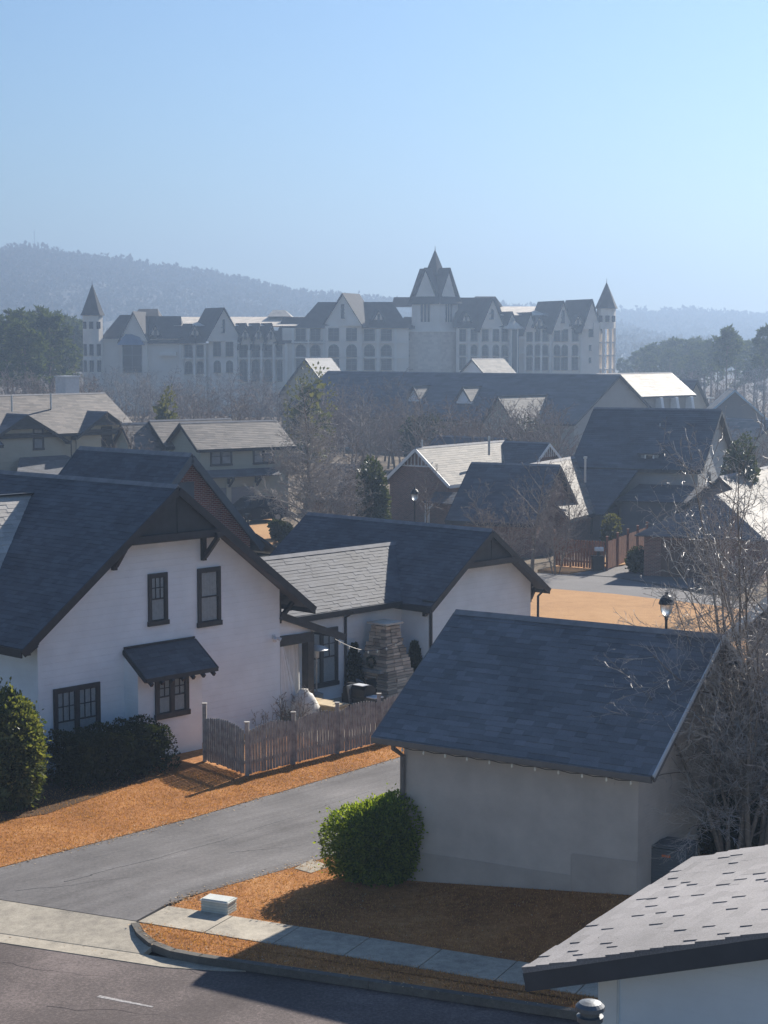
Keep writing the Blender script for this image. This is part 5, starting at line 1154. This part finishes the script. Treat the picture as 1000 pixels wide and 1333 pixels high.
cross(rfm, 640, 388, 625, 655, 424, -22, 8, y=-.4); cross(rfm, 689, 407, 681, 697, 428, -24, 6, y=-.3); cross(rfm, 731, 392, 718, 744, 426, -26, 9, y=-.3); cross(rfm, 768, 390, 757, 780, 424, -26, 9, y=-.3)
cross(rfm, 665, 406, 657, 672, 424, -24, 6, y=0)
for px in (321, 338, 354): cross(rfm, px, 421, px - 6, px + 7, 444, -26, 5, y=-.3)
for px, py in ((205, 424), (256, 424), (493, 404), (606, 406), (700, 412), (750, 410), (321, 427), (338, 427), (354, 427)): cross(rfm, px, py, px - 4.5, px + 4.5, py + 8, -10, 3.4, y=-1.3 if py < 430 else -1.0); bas.box2((hx(px - 1.6), -1.36, hz(py + 15)), (hx(px + 1.6), -1.30, hz(py + 5)))
# central tower, turned on the plan
TC = Vector((hx(566.5), 3.2, 0)); th = R_(36.6)
e1 = Vector((math.cos(th), -math.sin(th), 0)); e2 = Vector((math.sin(th), math.cos(th), 0))
tw = thing('tower', (0, 0, 0)); tw.parent = HO
def tbox(mb, s, z0, z1):
    h = s / 2; mb.prism([TC + e1 * (i * h) + e2 * (j * h) + Vector((0, 0, z0)) for i, j in ((-1, -1), (1, -1), (1, 1), (-1, 1))], (0, 0, z1 - z0))
m1, m2, m3, m4 = MB(), MB(), MB(), MB()
tbox(m1, 6.2, 0, hz(389)); tbox(m2, 7.3, -1, hz(431)); tbox(m3, 7.7, hz(432), hz(429)); tbox(m4, 6.5, hz(391), hz(389))
zg0, zg1 = hz(392), hz(348)
rt = MB()
for ea, eb in ((e1, e2), (e2, e1)):
    for s in (-1, 1):
        f = lambda a, b, z: TC + ea * a + eb * b + Vector((0, 0, z))
        m1.prism([f(-2.6, s * 3.1, zg0), f(2.6, s * 3.1, zg0), f(0, s * 3.1, zg1 - .7)], eb * (-s * 3.0))
    for s in (-1, 1):
        q = [TC + ea * a + eb * b + Vector((0, 0, z)) for a, b, z in ((0, -3.5, zg1), (s * 2.3, -3.5, zg1 - 3.9), (s * 3.75, -3.6, zg0 - .3), (s * 3.75, 3.6, zg0 - .3), (s * 2.3, 3.5, zg1 - 3.9), (0, 3.5, zg1))]
        rt.prism([q[0], q[1], q[4], q[5]], (0, 0, -.25)); rt.prism([q[1], q[2], q[3], q[4]], (0, 0, -.25))
rt.add([TC + e1 * (i * 1.5) + e2 * (j * 1.5) + Vector((0, 0, zg1 - 1.6)) for i, j in ((-1, -1), (1, -1), (1, 1), (-1, 1))] + [TC + Vector((0, 0, hz(323)))], [(0, 1, 4), (1, 2, 4), (2, 3, 4), (3, 0, 4)])
rt.tube([TC + Vector((0, 0, hz(325))), TC + Vector((0, 0, hz(319)))], .08, .04, 5)
def parts(mb, name, m, par): return mb.build(name, m, par)
# tower parts hang directly under the hotel
bpy.data.objects.remove(tw)
parts(m1, 'tower', M['hotel'], HO); parts(m2, 'tower_base', M['hotel_stone'], HO); parts(m3, 'tower_cornice', M['hotel_trim'], HO); parts(m4, 'tower_cornice', M['hotel_trim'], HO); parts(rt, 'tower_roof', M['slate'], HO)
for ea, eb in ((e1, e2), (e2, -e1)):
    for i in (-1, 0, 1):
        lou = MB(); lou.prism([TC + ea * (i * .78 + dx) - (eb if True else eb) * 3.16 + Vector((0, 0, z)) for dx, z in ((-.22, hz(419)), (.22, hz(419)), (.22, hz(392)), (-.22, hz(392)))], eb * .1); parts(lou, 'louvre', M['hotel_win'], HO)
# windows: row lists of (column, top, bottom, width, arched)
def hwin(px, y0, y1, w, arch, yy, name='window', face=None):
    x0, x1 = hx(px - w / 2), hx(px + w / 2); z0, z1 = hz(y1), hz(y0); mb = MB(); pts = [(x0, z0), (x1, z0)]
    if arch: r = (x1 - x0) / 2; pts += [((x0 + x1) / 2 + r * math.cos(q), z1 - r + r * math.sin(q)) for q in [math.pi * i / 6 for i in range(7)]]
    else: pts += [(x1, z1), (x0, z1)]
    mb.prism([(x, yy - .03, z) for x, z in pts], (0, .06, 0)); o = mb.build(name, M['hotel_win'], HO)
    f = MB(); cx = (x0 + x1) / 2
    f.box2((cx - .05, yy - .09, z0), (cx + .05, yy - .031, z1 - (.1 if not arch else .02))); zc = z0 + (z1 - z0) * .62; f.box2((x0 + .05, yy - .085, zc - .05), (x1 - .05, yy - .032, zc + .05))
    f.box2((x0, yy - .5, z0 + .1), (x1, yy - .42, z0 + .16)); f.box2((x0, yy - .5, z0 + .85), (x1, yy - .42, z0 + .95)); f.box2((x0, yy - .5, z0 - .12), (x1, yy - .03, z0))
    f.build('frame', M['acgrey'], o)
nw = 0
for px, w, yy in ((246, 10, .6), (261, 9, .6)): hwin(px, 449, 465, w, 0, yy); hwin(px, 470, 486, w, 1, yy)
for px in (284, 300): hwin(px, 445, 463, 10, 0, -.5); hwin(px, 469, 484, 9, 1, -.5)
hwin(292, 416, 433, 5, 0, -.86)
for px in (317, 333, 349, 365): hwin(px, 449, 464, 10, 0, 1.2); hwin(px, 468, 496, 9.5, 1, 1.2)
for px in (392, 411): hwin(px, 427.5, 443, 13, 0, .4); hwin(px, 448, 464, 13, 1, .4); hwin(px, 467, 481, 13, 0, .4)
for px in (435, 458): hwin(px, 427, 443, 14, 0, -.6); hwin(px, 448, 464, 14, 1, -.6); hwin(px, 467, 481, 14, 0, -.6)
for px in (481, 503): hwin(px, 428.5, 443, 14, 0, .4); hwin(px, 448, 464, 14, 1, .4); hwin(px, 467, 481, 14, 0, .4)
hwin(447, 396, 414, 5, 0, -.86); hwin(530, 430, 442, 7, 0, 2.5); hwin(530, 449, 463, 7, 0, 2.5)
for px, yy in ((602, .6), (617, .6), (631, -.2), (645, -.2), (657, .6), (689, .6), (699, .6), (709, .6), (724, -.2), (734, -.2), (748, .6)):
    hwin(px, 428.5, 443.5, 8.4, 0, yy); hwin(px, 448.5, 462.5, 8.4, 1 if px > 605 else 0, yy); hwin(px, 465, 481, 8.4, 0, yy)
hwin(768, 420, 438, 6, 0, -.1); hwin(767, 449, 456, 3, 0, -.1); hwin(767, 466, 472, 3, 0, -.1); hwin(639, 402, 415, 6, 1, -.46); hwin(731, 404, 420, 5, 0, -.36)
hwin(174.5, 449, 484, 25, 0, -1.0, 'bay_window')
# pilasters, bands, balconies
for px in (236, 254, 268, 309, 325, 341, 357, 373, 382, 402, 422, 470, 492, 515, 610, 624, 651, 663, 683, 694, 704, 716, 742, 756): trm.box2((hx(px - 1.3), -.25 if px < 600 else .05, -1), (hx(px + 1.3), 1.3, hz(447 if px < 375 else 428)))
for a, b, y, yy in ((236, 372, 466.5, -.1), (380, 528, 445.5, -.3), (380, 528, 465.5, -.3), (598, 757, 446, .1), (598, 757, 463.5, .1), (136, 240, 442, -.35)): trm.box2((hx(a), yy, hz(y + .9)), (hx(b), 1.3, hz(y - .9)))
trm.box2((hx(210), -1.3, hz(463)), (hx(231), 0, hz(458))); trm.box2((hx(674), -1.2, hz(441)), (hx(681), .6, hz(439))); trm.box2((hx(674), -1.2, hz(460)), (hx(681), .6, hz(458)))
for px in (664, 672.5): trm.box2((hx(px - .8), -1.4, -1), (hx(px + .8), -.9, hz(428)))
bas.box2((hx(664), -1.2, -1), (hx(674), .7, hz(429)))
# bay porch with its sunlit bell roof, awning over the big bay window
rfl = MB(); rfl.lathe((hx(667), -.3, 0), [(2.05, hz(428)), (1.3, hz(423)), (.45, hz(419)), (.25, hz(415)), (.02, hz(413))], 8)
aw = MB(); aw.add([(hx(156), -2.2, hz(449)), (hx(191), -2.2, hz(449)), (hx(182), -1.0, hz(435)), (hx(166), -1.0, hz(435)), (hx(156), -1.0, hz(449)), (hx(191), -1.0, hz(449))], [(0, 1, 2, 3), (1, 5, 2), (4, 0, 3)]); aw.build('awning', M['blue_awning'], HO)
rfl.build('porch_roof', SUNLIT_TILES, HO)
for q in (313, 329, 349):
    rfl = MB(); rfl.prism([(hx(q - 4), -.9, hz(446.5)), (hx(q + 4), -.9, hz(447)), (hx(q + 4), .2, hz(442.5))], (0, 0, -.15)); rfl.build('dormer_eave', SUNLIT_TILES, HO)
wl.build('wall', M['hotel'], HO); trm.build('pilaster', M['hotel_trim'], HO); bas.build('recess', M['hotel_win'], HO)
# corner turrets
def turret(px, r, zt, apex, y, solid=True):
    c = (hx(px), y, 0); a = MB(); n = 8
    if solid: a.lathe(c, [(r * 1.04, -1), (r * 1.04, hz(466)), (r, hz(465)), (r, zt + .5), (r * 1.12, zt + .3), (r * 1.16, zt)], n)
    else:
        a.lathe(c, [(r, hz(428)), (r, zt + .6), (r * 1.12, zt + .3), (r * 1.16, zt)], n)
        for k in range(8): q = k * .785 + .39; a.tube([(c[0] + r * .9 * math.cos(q), c[1] + r * .9 * math.sin(q), -1), (c[0] + r * .9 * math.cos(q), c[1] + r * .9 * math.sin(q), hz(427))], .27, .27, 6)
        for yy in (446, 463, 481): a.lathe(c, [(r, hz(yy + 1)), (r * 1.02, hz(yy - 1))], n)
    o = a.build('turret', M['hotel'], HO); s = MB(); s.lathe(c, [(r * 1.25, zt - .1), (r * 1.05, zt + .6), (.03, hz(apex))], 8); s.tube([(c[0], c[1], hz(apex + 1)), (c[0], c[1], hz(apex - 5))], .06, .03, 5); s.build('turret_roof', M['slate'], o)
    def tw1(*a_): d = MB(); d.prism(*a_); d.build('turret_window', M['hotel_win'], o)
    for q in (-2.35, -1.57, -.79): dx, dy = math.cos(q), math.sin(q); pc_ = Vector((c[0] + dx * (r * .93), c[1] + dy * (r * .93), 0)); sx = Vector((-dy, dx, 0)) * .38; [tw1([pc_ - sx + Vector((0, 0, hz(b_))), pc_ + sx + Vector((0, 0, hz(b_))), pc_ + sx + Vector((0, 0, hz(a_))), pc_ - sx + Vector((0, 0, hz(a_)))], (dx * .2, dy * .2, 0)) for a_, b_ in (((419, 428), (448, 463), (469, 484)) if solid else ((411, 419),))]
turret(123.5, 1.85, hz(410), 370, -.5); turret(788.5, 1.75, hz(401), 367, 1.0, False)
# ================================================================== trees
def tree_at(meshes, px, ytop, d, label, group=None, h0=1.0, base=-.2, name='bare_tree', cat='tree', sx=1.0, dx=0, names=('trunk', 'crown')):
    p = atd(px, ytop, d); H = p.z - base; s = H / h0
    return put_plant(meshes, (p.x, p.y, base), rng.uniform(0, 6.28), (s * sx, s * sx, s), label, cat, group, name, names)
def gm(seed, H, kind, r0, fine, rt, m, stems=5):
    a, b = grow_tree(seed, H, kind, r0, fine, rt, stems); return plant_meshes(a, b, M['bark'], m)
big = gm(101, 9.4, 'leader', .15, 1.5, .010, mat('pale_twigs', (.36, .32, .29), .85, .2, 3))
v1 = gm(102, 9.0, 'round', .15, 1.15, .012, M['twig']); v2 = gm(103, 9.0, 'round', .14, 1.15, .012, M['twig_red']); v3 = gm(104, 9.0, 'leader', .14, 1.2, .013, M['twig'])
v4 = gm(105, 6.0, 'vase', .06, .8, .010, M['twig'])
f1 = gm(111, 10.0, 'round', .17, .95, .022, M['twig']); f2 = gm(112, 10.0, 'leader', .16, .85, .022, M['twig_red']); f3 = gm(113, 10.0, 'round', .17, .95, .022, M['twig_red']); f4 = gm(114, 10.0, 'round', .16, .9, .020, M['twig'])
near = gm(120, 8.8, 'vase', .075, 1.02, .0055, mat('silvery_twigs', (.40, .36, .33), .55, .25, 3), 7)
put_plant(near, atz(984, 1128, .6), 1.0, (.92, .92, 1.0), 'large many-stemmed bare tree in front of the grey house at the right edge')
put_plant(near, atz(950, 1128, .6), 2.6, (.8, .8, .5), 'low spreading bare tree with drooping twigs over the right end of the taupe garage')
for px_, r_, h_, sd_, l_ in ((915, .75, 1.0, 81, 'low dark shrub just right of the air conditioner'), (958, .9, 1.3, 82, 'dark rounded shrub under the many-stemmed bare tree')):
    p_ = atz(px_, 1112, .66); shrub('evergreen_shrub', l_, (p_.x, p_.y + .3, .62), 0, shrub_mesh(sd_, r_, r_ * .8, h_, 3500, .085, 10), stems_mesh(sd_, .4, .4, .8, 8), M['hedge'])
tree_at(big, 397, 498, 100, 'tall bare tree with a straight leader left of the magnolia in the middle', h0=9.4, base=0)
tree_at(v3, 463, 560, 112, 'slender bare tree standing behind the magnolia in the middle', h0=9)
tree_at(v1, 694, 582, 92, 'bare round-headed tree in front of the low brick house', h0=9)
tree_at(v4, 652, 640, 87, 'low spreading bare tree left of the brown fence near the road', h0=6)
tree_at(v4, 725, 652, 90, 'small bare tree over the left end of the brown fence', h0=6)
tree_at(v2, 742, 590, 99, 'reddish bare tree in front of the sunlit rear wing', h0=9, sx=.8)
tree_at(v2, 556, 596, 109, 'reddish bare tree in front of the white lattice gable', h0=9)
tree_at(v1, 946, 592, 78, 'bare tree standing before the sunlit pale roof at the right', h0=9, sx=.62)
tree_at(v1, 166, 530, 104, 'bare tree between the cream house and the sage house', h0=9)
tree_at(v4, 438, 628, 92, 'low bare tree at the foot of the tall straight bare tree', h0=6)
def evergreen(name, label, px, ytop, d, rx, base, seed, n, size, m, group=None):
    p = atd(px, ytop, d); h = p.z - base
    st = stems_mesh(seed, rx * .6, rx * .6, h, 14); st.tube([(0, 0, -.2), (0, 0, h * .8)], .12, .04, 6)
    return put_plant((st.mesh('trunk', M['bark'], True, uv=False), shrub_mesh(seed, rx, rx, h * .96, n, size, 14, h * .03).mesh('crown', m, False, uv=False)), (p.x, p.y, base), 0, 1, label, 'tree', group, name)
evergreen('magnolia_tree', 'glossy dark magnolia tree in front of the brick gabled house', 488, 602, 103, .95, 0, 201, 2200, .2, M['magnolia_far'])
evergreen('magnolia_tree', 'glossy dark magnolia tree behind the sunlit pale roof at the right', 963, 568, 104, 1.05, 0, 202, 2400, .2, M['magnolia_far'])
evergreen('evergreen_tree', 'olive green tree above the roof of the sage house', 216, 503, 160, .95, 0, 203, 700, .3, M['olive'])
evergreen('evergreen_tree', 'pale olive tree left of centre below the hotel', 402, 482, 170, 2.2, 0, 204, 700, .35, M['olive'])
evergreen('evergreen_tree', 'dark rounded evergreen in front of the long hall', 690, 548, 168, 2.2, 0, 205, 900, .4, M['hedge'])
evergreen('evergreen_tree', 'dull green tree in front of the long hall below its small dormers', 553, 545, 172, 2.0, 0, 206, 700, .4, M['hedge'])
# the bare thicket between the houses and the hotel
rt_ = random.Random(17); fv = (f1, f2, f3, f4)
zones = [(0, 120, 462, 500, 165, 285, 22, 'bare brown tree in the wood behind the cream house', 'bare trees behind the cream house'),
         (120, 372, 468, 525, 150, 300, 54, 'bare brown tree in the thicket below the left wing of the hotel', 'bare trees below the left wing of the hotel'),
         (385, 560, 478, 530, 158, 212, 34, 'bare brown tree in the thicket below the middle of the hotel', 'bare trees below the middle of the hotel'),
         (560, 740, 498, 545, 130, 172, 26, 'bare brown tree in front of the long hall', 'bare trees in front of the long hall'),
         (850, 1010, 510, 580, 118, 205, 30, 'bare brown tree behind the steep roofed house', 'bare trees behind the steep roofed house'),
         (820, 1010, 462, 500, 225, 330, 24, 'bare brown tree under the right hand pines', 'bare trees under the right hand pines')]
for x0, x1, y0, y1, d0_, d1_, n, lab, grp in zones:
    for i in range(n):
        d = rt_.uniform(d0_, d1_); k = (d - d0_) / (d1_ - d0_); yt = y1 + (y0 - y1) * (k * .7 + .3 * rt_.random())
        tree_at(fv[rt_.randrange(4)], x0 + (x1 - x0) * (i + rt_.random()) / n, yt, d, lab, grp, h0=10, sx=rt_.uniform(.9, 1.25), base=-.5)
pn = [pine_meshes(301, 16, .45, .20), pine_meshes(302, 16, .55, .17, 60), pine_meshes(303, 16, .3, .24, 90)]
lp = [(8, 418, 270), (26, 409, 282), (45, 405, 300), (62, 412, 276), (80, 410, 352), (95, 418, 356), (112, 428, 360), (-12, 412, 290), (34, 425, 262), (66, 430, 282), (98, 424, 350)]
for i, (px, y, d) in enumerate(lp): tree_at(pn[2 if i % 2 else 0], px, y, d, 'dark green pine in the stand behind the left turret of the hotel', 'pines behind the left turret of the hotel', h0=16, base=-.5, name='pine_tree', sx=1.15)
rp_ = [(812, 468, 410), (828, 460, 400), (842, 454, 390), (856, 449, 385), (868, 446, 400), (880, 443, 380), (892, 446, 370), (905, 443, 390), (916, 447, 360), (926, 441, 350), (958, 440, 330), (970, 446, 345), (982, 448, 320), (846, 462, 370), (872, 458, 360), (900, 460, 340), (935, 452, 330), (1004, 447, 325), (1018, 440, 330)]
for i, (px, y, d) in enumerate(rp_): tree_at(pn[i % 3], px, y, d, 'pine in the hazy stand right of the hotel', 'pines right of the hotel', h0=16, base=-.5, name='pine_tree', sx=1.1)
tree_at(pn[1], 947, 431, 290, 'tall slim pine rising highest left of the frame edge above the blue trimmed gable', h0=16, base=-.5, name='pine_tree', sx=.9)
tree_at(pn[1], 996, 430, 280, 'tall slim pine with a bare trunk at the right edge', h0=16, base=-.5, name='pine_tree', sx=.8)

# ================================================================== wooded hills
def hill(name, prof, D, foot, seed, ntree, csize, back=350):
    pr = sorted(prof); rr = random.Random(seed)
    def top(px):
        for (a, ya), (b, yb) in zip(pr, pr[1:]):
            if a <= px <= b: return ya + (yb - ya) * (px - a) / (b - a)
        return pr[0][1] if px < pr[0][0] else pr[-1][1]
    rows = [(-foot, 0.0), (-foot * .7, .16), (-foot * .4, .48), (-foot * .2, .76), (0, 1.0), (back * .5, .75), (back, 0.0)]
    xs = [pr[0][0] + (pr[-1][0] - pr[0][0]) * i / 60 for i in range(61)]; m = MB(); vs = []
    def P(px, r): zt = atd(px, top(px), D).z - 11.5; x = (px - 500) * D / FPX; return Vector((x, D + r[0], -.5 + (zt + .5) * r[1]))
    for r in rows:
        for px in xs: vs.append(P(px, r))
    n = len(xs); m.add(vs, [(j * n + i, j * n + i + 1, (j + 1) * n + i + 1, (j + 1) * n + i) for j in range(len(rows) - 1) for i in range(n - 1)])
    tag(m.build(name, M['hill'], None, smooth=True), kind='structure')
    c = MB()
    for i in range(ntree):
        px = rr.uniform(pr[0][0], pr[-1][0]); t = rr.random() ** .6 if i % 3 else rr.uniform(.93, 1.0); q = t * 4; j = min(int(q), 3); r0, r1 = rows[j], rows[j + 1]; f = q - j
        p = P(px, (r0[0] + (r1[0] - r0[0]) * f, r0[1] + (r1[1] - r0[1]) * f)); h = rr.uniform(6, 11) * (1.22 if rr.random() < .15 else 1); w = rr.uniform(3.2, 6.4)
        for k in range(22):
            dv = Vector((rr.gauss(0, 1), rr.gauss(0, 1), rr.gauss(0, 1))).normalized(); o = p + Vector((dv.x * w, dv.y * w, h * .58 + dv.z * h * .42)); leaf(c, o, Vector((rr.gauss(dv.x, .6), rr.gauss(dv.y, .6), rr.gauss(dv.z + .2, .6))), csize * rr.uniform(.5, 1.3), rr, .8)
        c.tube([p - Vector((0, 0, 1)), p + Vector((0, 0, h * .8))], .3, .12, 3)
    tag(c.build('woods', M['woods'], uv=False), kind='stuff')
hill('hill', [(-160, 335), (-60, 330), (0, 322), (42, 316), (90, 324), (150, 332), (200, 340), (260, 347), (320, 360), (380, 374), (440, 381), (500, 386), (560, 391), (640, 396), (720, 402), (800, 420), (860, 450)], 1300, 620, 401, 3400, 3.0)
hill('hill', [(620, 430), (700, 406), (770, 404), (830, 402), (900, 401), (950, 405), (1000, 409), (1080, 404), (1180, 415)], 1600, 560, 402, 1700, 3.4)
p = atd(45, 318, 1305); t = thing('radio_mast', (p.x, p.y, p.z - 9), 0, 'thin radio mast on top of the wooded hill at the left', 'mast'); b = MB(); zt = atd(45, 299, 1305).z - p.z + 9
b.tube([(0, 0, 0), (0, 0, zt)], .3, .16, 5); b.build('pole', M['steel'], t); b = MB(); b.bar((-1.1, 0, zt * .82), (1.1, 0, zt * .82), .2, .2); b.bar((-.8, 0, zt * .9), (.8, 0, zt * .9), .2, .2); b.build('antenna', M['steel'], t)

# ================================================================== air, sun and sky
b = MB(); b.box2((-1300, -110, -1.4), (1300, 2060, 124)); hz_ = b.build('haze', None, uv=False); tag(hz_, kind='stuff')
hm = bpy.data.materials.new('haze_air'); hm.use_nodes = True; nt = hm.node_tree
for n in list(nt.nodes):
    if n.type == 'BSDF_PRINCIPLED': nt.nodes.remove(n)
pvn = nt.nodes.new('ShaderNodeVolumePrincipled'); pvn.inputs['Color'].default_value = (0.262, 0.355, 0.50, 1); pvn.inputs['Density'].default_value = 0.0010; pvn.inputs['Anisotropy'].default_value = 0.5
nt.links.new(pvn.outputs[0], nt.nodes['Material Output'].inputs['Volume']); hz_.data.materials.append(hm)

AZ, EL = 31.0, 29.3
S3 = Vector((math.sin(R_(AZ)) * math.cos(R_(EL)), math.cos(R_(AZ)) * math.cos(R_(EL)), math.sin(R_(EL))))
sl = bpy.data.lights.new('sun', 'SUN'); sl.energy = 5.0; sl.angle = R_(0.5); sl.color = (1.0, 0.93, 0.83)
so = bpy.data.objects.new('sun', sl); col.objects.link(so); so.rotation_euler = S3.to_track_quat('Z', 'Y').to_euler(); so.location = (20, 40, 60)
wd = bpy.data.worlds.new("World"); scene.world = wd; wd.use_nodes = True; nt = wd.node_tree; bg = nt.nodes['Background']
sk = nt.nodes.new('ShaderNodeTexSky'); sk.sky_type = 'NISHITA'; sk.sun_disc = False; sk.sun_elevation = R_(EL); sk.sun_rotation = R_(AZ); sk.altitude = 150; sk.air_density = 1.2; sk.dust_density = 0.1; sk.ozone_density = 7.5
nt.links.new(sk.outputs[0], bg.inputs['Color']); bg.inputs['Strength'].default_value = 0.05
vs_ = scene.view_settings; vs_.view_transform = 'Standard'; vs_.look = 'None'; vs_.exposure = 1.12; vs_.gamma = 1.0; vs_.use_curve_mapping = False
cy = scene.cycles; cy.max_bounces = 6; cy.diffuse_bounces = 3; cy.glossy_bounces = 2; cy.transmission_bounces = 2; cy.transparent_max_bounces = 12; cy.volume_bounces = 1
cy.use_denoising = True; cy.denoiser = 'OPENIMAGEDENOISE'; cy.denoising_prefilter = 'ACCURATE'; cy.sample_clamp_indirect = 6.0; cy.caustics_reflective = False; cy.caustics_refractive = False
